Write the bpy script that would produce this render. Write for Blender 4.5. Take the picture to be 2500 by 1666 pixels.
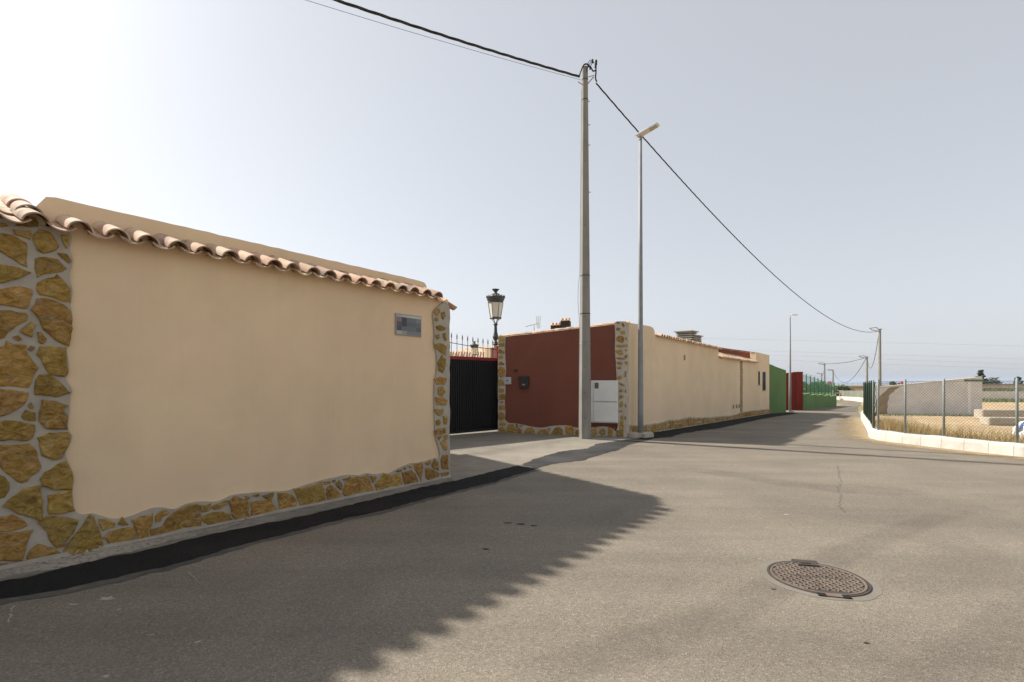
import bpy, math, random
from mathutils import Vector, Matrix, Quaternion
random.seed(7)
R = math.radians
def jr(a): return random.uniform(-a, a)
scene = bpy.context.scene
for o in list(bpy.data.objects): bpy.data.objects.remove(o)
COL = scene.collection

SKY_AIR, SKY_DUST, SKY_OZ, SKY_SAT, SKY_STR, SUN_STR, EXPO = 1.0, 1.3, 1.0, .30, .11, 3.05, 1.25
HAZE_MIX, HAZE_COL, HAZE_DENS = .70, (1.93, 2.02, 2.20, 1), .00018

# ---------------------------------------------------------------- camera
EYE = 1.6
cam = bpy.data.cameras.new('camera'); camo = bpy.data.objects.new('camera', cam); COL.objects.link(camo)
camo.location = (0, 0, EYE); camo.rotation_euler = (R(90), 0, 0)
cam.sensor_width = 36; cam.lens = 17.28; cam.shift_y = .0388; cam.clip_start = .05; cam.clip_end = 60000
scene.camera = camo

# ---------------------------------------------------------------- sky and sun
SUN_DIR = Vector((-3.17, 1.71, 3.05)).normalized()           # towards the sun: behind the left wall
SUN_EL = math.asin(SUN_DIR.z); SUN_AZ = math.atan2(SUN_DIR.x, SUN_DIR.y)
world = bpy.data.worlds.new('World'); scene.world = world; world.use_nodes = True
wn = world.node_tree; wn.nodes.clear()
sky = wn.nodes.new('ShaderNodeTexSky'); sky.sky_type = 'NISHITA'; sky.sun_disc = False
sky.sun_elevation = SUN_EL; sky.sun_rotation = SUN_AZ
sky.altitude = 0; sky.air_density = SKY_AIR; sky.dust_density = SKY_DUST; sky.ozone_density = SKY_OZ
hs = wn.nodes.new('ShaderNodeHueSaturation'); hs.inputs['Saturation'].default_value = SKY_SAT
bg = wn.nodes.new('ShaderNodeBackground'); bg.inputs['Strength'].default_value = SKY_STR
wo = wn.nodes.new('ShaderNodeOutputWorld')
# the day is hazy: the clear-sky model is veiled by an even pale haze
hz = wn.nodes.new('ShaderNodeMix'); hz.data_type = 'RGBA'; hz.inputs[0].default_value = HAZE_MIX; hz.inputs[7].default_value = HAZE_COL
wn.links.new(sky.outputs[0], hs.inputs['Color']); wn.links.new(hs.outputs[0], hz.inputs[6]); wn.links.new(hz.outputs[2], bg.inputs['Color']); wn.links.new(bg.outputs[0], wo.inputs[0])
sl = bpy.data.lights.new('sun', 'SUN'); sl.energy = SUN_STR; sl.angle = R(1.3); sl.color = (1, .94, .85)
so = bpy.data.objects.new('sun', sl); COL.objects.link(so); so.location = (-20, 10, 30)
so.rotation_euler = (-SUN_DIR).to_track_quat('-Z', 'Y').to_euler()
scene.view_settings.view_transform = 'Standard'; scene.view_settings.look = 'None'
scene.view_settings.exposure = EXPO; scene.view_settings.gamma = 1; scene.view_settings.use_curve_mapping = False
scene.render.engine = 'CYCLES'

# ---------------------------------------------------------------- materials
def nodes(name):
    m = bpy.data.materials.new(name); m.use_nodes = True; t = m.node_tree; t.nodes.clear()
    out = t.nodes.new('ShaderNodeOutputMaterial'); b = t.nodes.new('ShaderNodeBsdfPrincipled')
    t.links.new(b.outputs[0], out.inputs[0]); tc = t.nodes.new('ShaderNodeTexCoord')
    return m, t, b, tc.outputs['Object'], out
def noise(t, co, scale, detail=5, rough=.6, stretch=None, dist=0):
    if stretch:
        mp = t.nodes.new('ShaderNodeMapping'); mp.inputs['Scale'].default_value = stretch[:3]
        if len(stretch) > 3: mp.inputs['Rotation'].default_value = (0, 0, stretch[3])
        t.links.new(co, mp.inputs['Vector']); co = mp.outputs[0]
    n = t.nodes.new('ShaderNodeTexNoise'); n.inputs['Scale'].default_value = scale; n.inputs['Detail'].default_value = detail
    n.inputs['Roughness'].default_value = rough; n.inputs['Distortion'].default_value = dist
    t.links.new(co, n.inputs['Vector']); return n.outputs['Fac']
def ramp(t, fac, stops):
    r = t.nodes.new('ShaderNodeValToRGB'); e = r.color_ramp.elements
    while len(e) < len(stops): e.new(.5)
    for k, (p, c) in enumerate(stops):
        e[k].position = p; e[k].color = (*c, 1) if not isinstance(c, (int, float)) else (c, c, c, 1)
    t.links.new(fac, r.inputs[0]); return r.outputs[0]
def mix(t, a, b, fac, mode='MIX'):
    m = t.nodes.new('ShaderNodeMix'); m.data_type = 'RGBA'; m.blend_type = mode
    for s, v in ((0, fac), (6, a), (7, b)):
        if isinstance(v, bpy.types.NodeSocket): t.links.new(v, m.inputs[s])
        else: m.inputs[s].default_value = v if s == 0 else (*v, 1) if len(v) == 3 else v
    return m.outputs[2]
def bump(t, b, h, strength=.3, dist=.01):
    n = t.nodes.new('ShaderNodeBump'); n.inputs['Strength'].default_value = strength; n.inputs['Distance'].default_value = dist
    t.links.new(h, n.inputs['Height']); t.links.new(n.outputs[0], b.inputs['Normal'])
def objrand(t, col, amt, hue=0):
    oi = t.nodes.new('ShaderNodeObjectInfo'); h = t.nodes.new('ShaderNodeHueSaturation')
    mr = t.nodes.new('ShaderNodeMapRange'); mr.inputs[3].default_value = 1 - amt; mr.inputs[4].default_value = 1 + amt
    t.links.new(oi.outputs['Random'], mr.inputs[0]); t.links.new(mr.outputs[0], h.inputs['Value'])
    if hue:
        m2 = t.nodes.new('ShaderNodeMath'); m2.operation = 'MULTIPLY'; m2.inputs[1].default_value = 7.31
        m3 = t.nodes.new('ShaderNodeMath'); m3.operation = 'FRACT'; m4 = t.nodes.new('ShaderNodeMapRange')
        m4.inputs[3].default_value = .5 - hue; m4.inputs[4].default_value = .5 + hue
        t.links.new(oi.outputs['Random'], m2.inputs[0]); t.links.new(m2.outputs[0], m3.inputs[0]); t.links.new(m3.outputs[0], m4.inputs[0])
        t.links.new(m4.outputs[0], h.inputs['Hue'])
    t.links.new(col, h.inputs['Color']); return h.outputs[0]
def offset_by_random(t, co):
    oi = t.nodes.new('ShaderNodeObjectInfo'); vm = t.nodes.new('ShaderNodeVectorMath'); vm.operation = 'SCALE'
    cb = t.nodes.new('ShaderNodeCombineXYZ')
    for k in range(3): t.links.new(oi.outputs['Random'], cb.inputs[k])
    t.links.new(cb.outputs[0], vm.inputs[0]); vm.inputs[3].default_value = 37.
    ad = t.nodes.new('ShaderNodeVectorMath'); t.links.new(co, ad.inputs[0]); t.links.new(vm.outputs[0], ad.inputs[1]); return ad.outputs[0]
def simple(name, c1, c2, scale=8, rough=.85, bs=60, bd=.004, bstr=.4, spec=.3, metal=0, rnd=0, hue=0, big=None, stretch=None):
    m, t, b, co, _ = nodes(name)
    if rnd: co = offset_by_random(t, co)
    c = ramp(t, noise(t, co, scale, 6, .6, stretch), ((.3, c1), (.7, c2)))
    if big:
        s, lo, hi = big; c = mix(t, c, ramp(t, noise(t, co, s, 4), ((.3, lo), (.7, hi))), 1., 'MULTIPLY')
    if rnd: c = objrand(t, c, rnd, hue)
    t.links.new(c, b.inputs['Base Color']); b.inputs['Roughness'].default_value = rough
    b.inputs['Specular IOR Level'].default_value = spec; b.inputs['Metallic'].default_value = metal
    if bs: bump(t, b, noise(t, co, bs, 4), bstr, bd)
    return m
def plaster(name, c, var=.08, stain=(.9, 1.03), dirt=None):
    m, t, b, co, _ = nodes(name)
    lo = tuple(v * (1 - var) for v in c); hi = tuple(v * (1 + var) for v in c)
    k = ramp(t, noise(t, co, 1.3, 6, .62, None, .4), ((.3, lo), (.7, hi)))
    k = mix(t, k, tuple(v * m for v, m in zip(c, (1.03, .985, 1.03))), ramp(t, noise(t, co, .9, 4, .6, (1, 1, .8), .6), ((.42, 0.), (.66, .7))))
    k = mix(t, k, ramp(t, noise(t, co, .7, 3, .5, (1, 1, .35)), ((.35, stain[0]), (.65, stain[1]))), 1., 'MULTIPLY')
    k = mix(t, k, ramp(t, noise(t, co, 140, 2, .5), ((.3, .9), (.7, 1.08))), .8, 'MULTIPLY')
    sp = ramp(t, noise(t, co, 9, 3, .5), ((.79, 0.), (.81, .5)))
    k = mix(t, k, tuple(v * .45 for v in c), sp)
    if dirt:                                                     # splashed road dust along the foot and rain streaks
        st = ramp(t, noise(t, co, 4, 5, .7, (3, 3, .12)), ((.52, 0.), (.75, dirt)))
        k = mix(t, k, tuple(v * .72 for v in c), st)
    t.links.new(k, b.inputs['Base Color']); b.inputs['Roughness'].default_value = .95; b.inputs['Specular IOR Level'].default_value = .15
    a = t.nodes.new('ShaderNodeMath'); a.operation = 'MULTIPLY_ADD'; a.inputs[1].default_value = 4.
    t.links.new(noise(t, co, 5, 3), a.inputs[0]); t.links.new(noise(t, co, 160, 2), a.inputs[2]); bump(t, b, a.outputs[0], .35, .003)
    return m
MT = {}
MT['beige'] = plaster('beige_plaster', (.80, .602, .385), .06, (.94, 1.03), .10)
MT['beige_far'] = plaster('beige_plaster_side', (.76, .60, .40), .06, (.93, 1.03), .25)
MT['red'] = plaster('dark_red_plaster', (.19, .070, .046), .08, (.9, 1.06), .15)
MT['red2'] = plaster('rust_red_plaster', (.22, .07, .038), .1)
MT['green'] = plaster('green_plaster', (.13, .225, .085), .09, (.9, 1.05), .4)
MT['brightred'] = plaster('bright_red_plaster', (.20, .030, .021), .08, (.85, 1.05), .3)
MT['mortar_pale'] = simple('cream_mortar', (.44, .385, .31), (.56, .50, .41), 7, .95, 120, .004, .5, .15, big=(2, .88, 1.05))
MT['mortar'] = simple('grey_mortar', (.37, .325, .258), (.49, .435, .352), 7, .95, 120, .004, .5, .15, big=(2, .88, 1.05))
def stone_mat():
    m, t, b, co, _ = nodes('ochre_stone'); co = offset_by_random(t, co)
    n1 = noise(t, co, 9, 9, .72, (1, 1, 1.6), 1.2)
    c = ramp(t, n1, ((.30, (.125, .068, .014)), (.43, (.275, .158, .034)), (.57, (.42, .257, .072)), (.74, (.60, .415, .18))))
    c = mix(t, c, (.34, .31, .25), ramp(t, noise(t, co, 13, 6, .7, (1, 1, 2.5)), ((.52, 0.), (.68, .55))))
    c = mix(t, c, (.30, .12, .02), ramp(t, noise(t, co, 4, 4), ((.56, 0.), (.70, .45))))
    c = objrand(t, c, .22, .010); t.links.new(c, b.inputs['Base Color'])
    b.inputs['Roughness'].default_value = .9; b.inputs['Specular IOR Level'].default_value = .2
    bump(t, b, noise(t, co, 22, 9, .75), 1., .022); return m
MT['stone'] = stone_mat()
def tile_mat():
    m, t, b, co, _ = nodes('weathered_clay_tile'); co = offset_by_random(t, co)
    c = ramp(t, noise(t, co, 3.2, 6, .6), ((.32, (.44, .27, .165)), (.5, (.58, .40, .265)), (.7, (.68, .54, .41))))
    c = mix(t, c, (.20, .16, .155), ramp(t, noise(t, co, 4.5, 3, .5, (1, .8, 1)), ((.53, 0.), (.64, .7))))
    c = mix(t, c, (.70, .62, .52), ramp(t, noise(t, co, 30, 4), ((.6, 0.), (.75, .5))))
    c = objrand(t, c, .16, .01); t.links.new(c, b.inputs['Base Color']); b.inputs['Roughness'].default_value = .85
    b.inputs['Specular IOR Level'].default_value = .25; bump(t, b, noise(t, co, 70, 4), .3, .003); return m
MT['tile'] = tile_mat()
def asphalt_mat():
    m, t, b, co, _ = nodes('dusty_asphalt')
    c = ramp(t, noise(t, co, .55, 6, .6, None, .5), ((.30, (.178, .154, .124)), (.5, (.210, .181, .143)), (.72, (.240, .207, .160))))
    # worn tyre bands along the street and the bend
    tr = ramp(t, noise(t, co, 1., 3, .5, (.12, 1.1, 1, R(-53))), ((.40, .91), (.60, 1.03)))
    c = mix(t, c, tr, 1., 'MULTIPLY')
    tr2 = ramp(t, noise(t, co, 1., 4, .6, (.16, 1.6, 1, R(-20))), ((.44, .94), (.62, 1.02)))
    c = mix(t, c, tr2, 1., 'MULTIPLY')
    v = t.nodes.new('ShaderNodeTexVoronoi'); v.inputs['Scale'].default_value = 95; t.links.new(co, v.inputs['Vector'])
    sep = t.nodes.new('ShaderNodeSeparateColor'); t.links.new(v.outputs['Color'], sep.inputs[0])
    c = mix(t, c, ramp(t, sep.outputs[0], ((0., .66), (.35, .94), (.8, 1.04), (1., 1.45))), .8, 'MULTIPLY')
    c = mix(t, c, ramp(t, noise(t, co, 240, 2), ((.3, .75), (.7, 1.25))), .7, 'MULTIPLY')
    c = mix(t, c, (.045, .042, .04), ramp(t, noise(t, co, 2.3, 3, .5), ((.755, 0.), (.775, .65))))      # oil drips
    c = mix(t, c, (.42, .39, .34), ramp(t, noise(t, co, 6.5, 2, .4), ((.79, 0.), (.80, .7))))           # paint and cement splashes
    t.links.new(c, b.inputs['Base Color']); b.inputs['Roughness'].default_value = .93; b.inputs['Specular IOR Level'].default_value = .2
    bump(t, b, v.outputs['Distance'], .5, .006); return m
MT['asphalt'] = asphalt_mat()
def speck_mat(name, c1, c2, spk, sc, lo, hi, bs, amt=1.):
    m, t, b, co, _ = nodes(name); c = ramp(t, noise(t, co, 50, 5), ((.3, c1), (.7, c2)))
    c = mix(t, c, ramp(t, noise(t, co, 1.4, 4), ((.3, .75), (.7, 1.3))), 1., 'MULTIPLY')
    c = mix(t, c, spk, ramp(t, noise(t, co, sc, 3, .6), ((lo, 0.), (hi, amt)))); t.links.new(c, b.inputs['Base Color'])
    b.inputs['Roughness'].default_value = .95; b.inputs['Specular IOR Level'].default_value = .15; bump(t, b, noise(t, co, bs, 5, .7), .9, .012); return m
MT['tar'] = speck_mat('fresh_black_asphalt', (.012, .012, .012), (.026, .025, .025), (.16, .145, .12), 30, .69, .76, 80)
MT['spill'] = speck_mat('cement_spill', (.30, .27, .225), (.42, .38, .32), (.12, .11, .10), 22, .50, .66, 50, .8)
MT['fringe'] = simple('worn_tar_fringe', (.085, .080, .073), (.125, .115, .102), 12, .95, 120, .006, .6, .1, big=(1.3, .8, 1.25))
MT['crackfill'] = simple('crack_dirt', (.075, .068, .058), (.11, .10, .085), 20, .95, 0)
MT['tar_old'] = simple('greyed_asphalt_patch', (.040, .039, .039), (.064, .062, .060), 50, .95, 90, .006, .6, .1, big=(1.1, .65, 1.35))
MT['concrete'] = simple('rough_concrete', (.20, .185, .16), (.30, .275, .235), 9, .95, 90, .01, .6, .15, big=(1.5, .75, 1.1))
MT['apron'] = simple('driveway_concrete', (.225, .200, .163), (.275, .245, .20), 3, .95, 160, .005, .5, .15, big=(.7, .85, 1.1))
MT['sand'] = simple('dry_sandy_soil', (.42, .30, .165), (.56, .43, .27), 2.2, .97, 50, .03, .8, .1, big=(.25, .82, 1.1))
def drift_mat(name='sand_drift', c1=(.26, .19, .105), c2=(.34, .255, .15), top=1., lo=.52):
    m, t, b, co, out = nodes(name)
    c = ramp(t, noise(t, co, 6, 5), ((.3, c1), (.7, c2))); t.links.new(c, b.inputs['Base Color']); b.inputs['Roughness'].default_value = .97
    a = t.nodes.new('ShaderNodeAttribute'); a.attribute_name = 'cover'; ad = t.nodes.new('ShaderNodeMath'); ad.operation = 'ADD'
    t.links.new(a.outputs['Fac'], ad.inputs[0]); t.links.new(noise(t, co, 3.2, 7, .7), ad.inputs[1])
    t.links.new(ramp(t, ad.outputs[0], ((lo, 0.), (.98, top))), b.inputs['Alpha']); return m
MT['drift'] = drift_mat()
MT['tyre'] = drift_mat('tyre_rubber', (.075, .068, .06), (.11, .10, .088), .17, .45)
MT['ring'] = simple('old_mortar_ring', (.182, .162, .134), (.212, .190, .158), 5, .95, 160, .004, .4, .15, big=(2, .9, 1.1))
MT['field'] = simple('dry_field', (.24, .22, .115), (.40, .34, .19), .15, .97, 3, .1, .6, .1, big=(.02, .7, 1.15))
MT['white'] = simple('whitewashed_block', (.51, .48, .425), (.63, .60, .545), 5, .9, 50, .006, .5, .2, rnd=.03, big=(3, .9, 1.04))
MT['blockgrey'] = simple('cement_render', (.66, .63, .59), (.75, .72, .68), 2.5, .95, 60, .006, .5, .15, big=(.8, .9, 1.06))
MT['damp'] = simple('damp_mud_stain', (.27, .21, .13), (.34, .27, .17), 4, .95, 60, .006, .5, .15)
MT['pole'] = simple('cast_concrete_pole', (.235, .224, .198), (.30, .287, .258), 6, .93, 120, .003, .4, .2, big=(1.2, .8, 1.1), stretch=(1, 1, .15))
MT['galv'] = simple('galvanised_steel', (.205, .212, .215), (.28, .288, .29), 40, .55, 0, spec=.4, metal=0, big=(3, .85, 1.1))
MT['steelpost'] = simple('dull_post_steel', (.20, .23, .22), (.33, .36, .345), 25, .6, 0, spec=.4, metal=.2)
MT['gate'] = simple('black_gate_paint', (.012, .012, .012), (.018, .018, .018), 12, .55, 0, spec=.3)
MT['gatered'] = simple('red_gate_paint', (.22, .018, .02), (.30, .024, .026), 12, .5, 0, spec=.4)
MT['ironrust'] = simple('rust_red_iron', (.12, .035, .03), (.19, .06, .048), 20, .7, 0)
MT['iron'] = simple('dark_green_iron', (.028, .034, .034), (.055, .062, .062), 20, .5, 0, spec=.5)
MT['glass'] = simple('opal_lantern_glass', (.62, .58, .50), (.72, .68, .60), 2, .35, 0, spec=.5)
MT['cable'] = simple('black_cable', (.018, .014, .014), (.04, .032, .03), 20, .6, 0)
MT['thinwire'] = simple('thin_grey_wire', (.10, .10, .11), (.16, .16, .17), 3, .6, 0)
MT['rustbracket'] = simple('rusty_bracket', (.20, .09, .04), (.30, .15, .07), 30, .8, 0)
MT['cabinet'] = simple('grey_cabinet', (.66, .66, .62), (.73, .73, .69), 3, .55, 0, spec=.4, big=(2, .95, 1.03))
MT['label'] = simple('olive_warning_label', (.10, .10, .055), (.14, .135, .08), 60, .6, 0)
MT['mailbox'] = simple('black_mailbox', (.016, .016, .017), (.026, .026, .028), 20, .5, 0, spec=.5)
MT['brass'] = simple('brass_plate', (.45, .34, .10), (.55, .42, .14), 20, .4, 0, metal=.5)
MT['silver'] = simple('silver_intercom', (.44, .44, .45), (.50, .50, .51), 5, .4, 0, spec=.5)
MT['darkhole'] = simple('dark_opening', (.012, .011, .010), (.018, .017, .016), 5, .9, 0)
MT['castiron'] = simple('worn_cast_iron', (.120, .088, .066), (.185, .145, .112), 12, .7, 120, .003, .4, .4, big=(5, .8, 1.15))
MT['castdark'] = simple('dirty_cast_iron', (.045, .036, .030), (.075, .060, .050), 14, .75, 100, .003, .4, .3)
MT['wiregreen'] = simple('green_plastic_wire', (.022, .05, .035), (.035, .07, .05), 20, .6, 0)
MT['wiregrey'] = simple('galvanised_wire', (.10, .105, .10), (.15, .155, .145), 20, .6, 0, metal=.2)
MT['postgreen'] = simple('green_post_paint', (.03, .10, .045), (.04, .125, .06), 20, .55, 0)
MT['lampwhite'] = simple('luminaire_shell', (.60, .59, .56), (.68, .67, .64), 8, .5, 0)
MT['bright'] = simple('white_paint', (.80, .79, .76), (.86, .85, .82), 5, .8, 0)
MT['lens'] = simple('luminaire_lens', (.36, .34, .28), (.42, .40, .33), 20, .3, 0, spec=.5)
MT['chimney'] = simple('louvre_concrete', (.31, .285, .235), (.40, .375, .32), 6, .95, 60, .005, .5)
MT['roofgrey'] = simple('grey_flashing', (.15, .145, .15), (.20, .195, .20), 6, .8, 0)
MT['soot'] = simple('sooty_brick', (.03, .024, .02), (.06, .046, .038), 20, .95, 0)
MT['plaque'] = simple('slate_plaque_back', (.30, .30, .31), (.36, .36, .37), 6, .5, 0)
MT['bark'] = simple('bark', (.07, .05, .035), (.12, .09, .06), 20, .95, 30, .01, .6)
MT['conifer'] = simple('dark_conifer', (.022, .040, .022), (.045, .072, .036), 1.2, .9, 0, rnd=.1)
MT['shrub'] = simple('grey_green_shrub', (.06, .095, .042), (.11, .15, .07), 1.2, .9, 0, rnd=.15)
MT['drygrass'] = simple('dry_straw', (.38, .26, .09), (.58, .44, .20), 4, .95, 0)
MT['greengrass'] = simple('weeds', (.10, .13, .05), (.18, .20, .08), 4, .95, 0)
MT['bag'] = simple('woven_white_bag', (.66, .66, .66), (.78, .78, .78), 9, .7, 30, .02, .6)
MT['bagblue'] = simple('blue_strap', (.10, .20, .45), (.14, .26, .55), 9, .7, 0)
MT['cream'] = simple('cream_wall', (.52, .44, .34), (.62, .54, .43), .6, .95, 0, big=(.3, .9, 1.05))
MT['orange'] = simple('orange_block', (.42, .24, .13), (.55, .36, .22), 1.2, .95, 0)
MT['corr'] = simple('grey_green_panel', (.17, .175, .135), (.24, .24, .185), .9, .8, 0, rnd=.1)
MT['winglass'] = simple('dark_window_glass', (.03, .033, .038), (.05, .053, .06), 3, .15, 0, spec=.6)
MT['redsign'] = simple('red_marker', (.55, .05, .06), (.6, .07, .08), 3, .6, 0)
def sea_mat():
    m, t, b, co, _ = nodes('sea_water'); c = ramp(t, noise(t, co, .01, 4, .5, (1, .2, 1)), ((.3, (.10, .135, .165)), (.7, (.12, .155, .185))))
    t.links.new(c, b.inputs['Base Color']); b.inputs['Roughness'].default_value = .8; b.inputs['Specular IOR Level'].default_value = .1; return m
MT['sea'] = sea_mat()

# ---------------------------------------------------------------- mesh helpers
def link(o, parent=None):
    COL.objects.link(o)
    if parent is not None: o.parent = parent
    return o
def mesh(name, v, f, mat, smooth=False):
    me = bpy.data.meshes.new(name); me.from_pydata([tuple(p) for p in v], [], f)
    me.materials.append(MT[mat] if isinstance(mat, str) else mat)
    if smooth: me.polygons.foreach_set('use_smooth', [True] * len(me.polygons))
    me.update(); return me
def obj(name, vf, mat, parent=None, smooth=False, loc=None, rot=None):
    o = bpy.data.objects.new(name, mesh(name, vf[0], vf[1], mat, smooth)); link(o, parent)
    if loc: o.location = loc
    if rot: o.rotation_euler = rot
    return o
def inst(name, me, parent, loc, rot=(0, 0, 0), scale=None):
    o = bpy.data.objects.new(name, me); link(o, parent); o.location = loc; o.rotation_euler = rot
    if scale: o.scale = scale
    return o
def tag(o, label, cat, group=None):
    o['label'] = label; o['category'] = cat
    if group: o['group'] = group
    return o
def struct(o, kind='structure'): o['kind'] = kind; return o
def root(name, loc, ang=0): # local x axis points along angle ang in the xy plane
    e = bpy.data.objects.new(name, None); link(e); e.location = loc; e.rotation_euler = (0, 0, ang); e.empty_display_size = .2; return e
def join(*vfs):
    V, Fc = [], []
    for v, f in vfs:
        k = len(V); V += list(v); Fc += [tuple(i + k for i in q) for q in f]
    return V, Fc
def box(x0, x1, y0, y1, z0, z1):
    v = [(x0, y0, z0), (x1, y0, z0), (x1, y1, z0), (x0, y1, z0), (x0, y0, z1), (x1, y0, z1), (x1, y1, z1), (x0, y1, z1)]
    return v, [(0, 3, 2, 1), (4, 5, 6, 7), (0, 1, 5, 4), (1, 2, 6, 5), (2, 3, 7, 6), (3, 0, 4, 7)]
def bbox(x0, x1, y0, y1, z0, z1, b=.01): # box with chamfered edges (top and bottom ring)
    v, f = [], []
    for z, i in ((z0, b), (z0 + b, 0), (z1 - b, 0), (z1, b)):
        k = len(v); c = b if i == 0 else b
        xs0, xs1, ys0, ys1 = x0 + i, x1 - i, y0 + i, y1 - i
        v += [(xs0 + c, ys0, z), (xs1 - c, ys0, z), (xs1, ys0 + c, z), (xs1, ys1 - c, z), (xs1 - c, ys1, z), (xs0 + c, ys1, z), (xs0, ys1 - c, z), (xs0, ys0 + c, z)]
    f.append(tuple(range(7, -1, -1))); f.append(tuple(range(24, 32)))
    for r in range(3):
        for i in range(8): f.append((r * 8 + i, r * 8 + (i + 1) % 8, r * 8 + 8 + (i + 1) % 8, r * 8 + 8 + i))
    return v, f
def prism(poly, y0, y1): # polygon in (x, z), extruded from y0 (front) to y1 (back)
    n = len(poly); a = sum(poly[i][0] * poly[(i + 1) % n][1] - poly[(i + 1) % n][0] * poly[i][1] for i in range(n))
    if a < 0: poly = poly[::-1]
    v = [(x, y0, z) for x, z in poly] + [(x, y1, z) for x, z in poly]
    f = [tuple(range(n)), tuple(range(2 * n - 1, n - 1, -1))] + [(i, n + i, n + (i + 1) % n, (i + 1) % n) for i in range(n)]
    return v, f
def plan(poly, z0, z1): # polygon in (x, y), extruded in z; z may be functions of x, y
    n = len(poly); a = sum(poly[i][0] * poly[(i + 1) % n][1] - poly[(i + 1) % n][0] * poly[i][1] for i in range(n))
    if a < 0: poly = poly[::-1]
    g = lambda z, x, y: z(x, y) if callable(z) else z
    v = [(x, y, g(z0, x, y)) for x, y in poly] + [(x, y, g(z1, x, y)) for x, y in poly]
    f = [tuple(range(n - 1, -1, -1)), tuple(range(n, 2 * n))] + [(i, (i + 1) % n, n + (i + 1) % n, n + i) for i in range(n)]
    return v, f
def lathe(prof, n=16, c=(0, 0), cap=True):
    v = [(c[0] + r * math.cos(2 * math.pi * i / n), c[1] + r * math.sin(2 * math.pi * i / n), z) for r, z in prof for i in range(n)]
    f = [(k * n + i, k * n + (i + 1) % n, k * n + n + (i + 1) % n, k * n + n + i) for k in range(len(prof) - 1) for i in range(n)]
    if cap: f += [tuple(range(n - 1, -1, -1)), tuple(range((len(prof) - 1) * n, len(prof) * n))]
    return v, f
def tube(pts, r, n=6, cap=True):
    pts = [Vector(p) for p in pts]; v, f = [], []; up = Vector((0, 0, 1)); m = len(pts)
    for k, p in enumerate(pts):
        d = (pts[min(k + 1, m - 1)] - pts[max(k - 1, 0)]).normalized()
        a = d.cross(up if abs(d.z) < .95 else Vector((1, 0, 0))).normalized(); b = a.cross(d); rr = r[k] if isinstance(r, (list, tuple)) else r
        v += [tuple(p + (a * math.cos(2 * math.pi * i / n) + b * math.sin(2 * math.pi * i / n)) * rr) for i in range(n)]
    f = [(k * n + i, k * n + (i + 1) % n, k * n + n + (i + 1) % n, k * n + n + i) for k in range(m - 1) for i in range(n)]
    if cap: f += [tuple(range(n - 1, -1, -1)), tuple(range((m - 1) * n, m * n))]
    return v, f
def smoothline(p, k=4): # Catmull-Rom
    o = []; n = len(p)
    for i in range(n - 1):
        a, b, c, d = p[max(i - 1, 0)], p[i], p[i + 1], p[min(i + 2, n - 1)]
        for j in range(k):
            t = j / k; o.append(tuple(.5 * (2 * b[q] + (c[q] - a[q]) * t + (2 * a[q] - 5 * b[q] + 4 * c[q] - d[q]) * t * t + (3 * b[q] - a[q] - 3 * c[q] + d[q]) * t ** 3) for q in range(len(b))))
    o.append(tuple(p[-1])); return o
def jag(poly, step, amp, closed=True):
    o = []; n = len(poly)
    for i in range(n if closed else n - 1):
        a, b = poly[i], poly[(i + 1) % n]; L = math.dist(a, b); k = max(1, int(L / step))
        for j in range(k):
            t = j / k; o.append(tuple(a[q] + (b[q] - a[q]) * t + random.uniform(-amp, amp) for q in range(2)))
    if not closed: o.append(tuple(poly[-1]))
    return o

# ---------------------------------------------------------------- terrain shape (metres; x right, y away, gentle fall along the street)
UX, UY = .605, .797
def gz(x, y):
    q = x * UX + y * UY; z = -.0097 * q
    if q > 60: z -= .0035 * (q - 60)
    return max(z, -40)
def sheet(name, poly, mat, dz, parent=None, kind='structure'):
    o = obj(name, ([(x, y, gz(x, y) + dz) for x, y in poly], [tuple(range(len(poly)))] if sum(poly[i][0] * poly[(i + 1) % len(poly)][1] - poly[(i + 1) % len(poly)][0] * poly[i][1] for i in range(len(poly))) > 0 else [tuple(range(len(poly) - 1, -1, -1))]), mat, parent)
    if parent is None: struct(o, kind)
    return o
# ground as one sheet in street-aligned rows so that the fold in slope lies on an edge
qs = [-400, -60, 0, 30, 60, 90, 130, 200, 350, 600, 1000, 1800, 3200]; rs = [-2500, -900, -400, -200, -100, -60, -30, 0, 30, 60, 100, 200, 400, 900, 2500]
gv = [(q * UX + r * UY, q * UY - r * UX) for q in qs for r in rs]
gf = [(i * len(rs) + j, i * len(rs) + j + 1, (i + 1) * len(rs) + j + 1, (i + 1) * len(rs) + j) for i in range(len(qs) - 1) for j in range(len(rs) - 1)]
gf = [q[::-1] for q in gf]
struct(obj('ground', ([(x, y, gz(x, y)) for x, y in gv], gf), 'field'))
struct(obj('sea', ([(-9000, 900, -26), (26000, 900, -26), (26000, 26000, -26), (-9000, 26000, -26)], [(0, 1, 2, 3)]), 'sea'))
# building lot: sandy soil on the right
sheet('sandy_lot', [(11.2, -6), (11.25, 11), (11.0, 14.75), (18.1, 25.3), (30, 42), (34.3, 49.2), (62, 28.2), (80, 14.55), (80, -6)], 'sand', .004)
sheet('sandy_lot', [(34.3, 49.25), (80, 14.6), (116, 62), (70, 97)], 'sand', .004)

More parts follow.
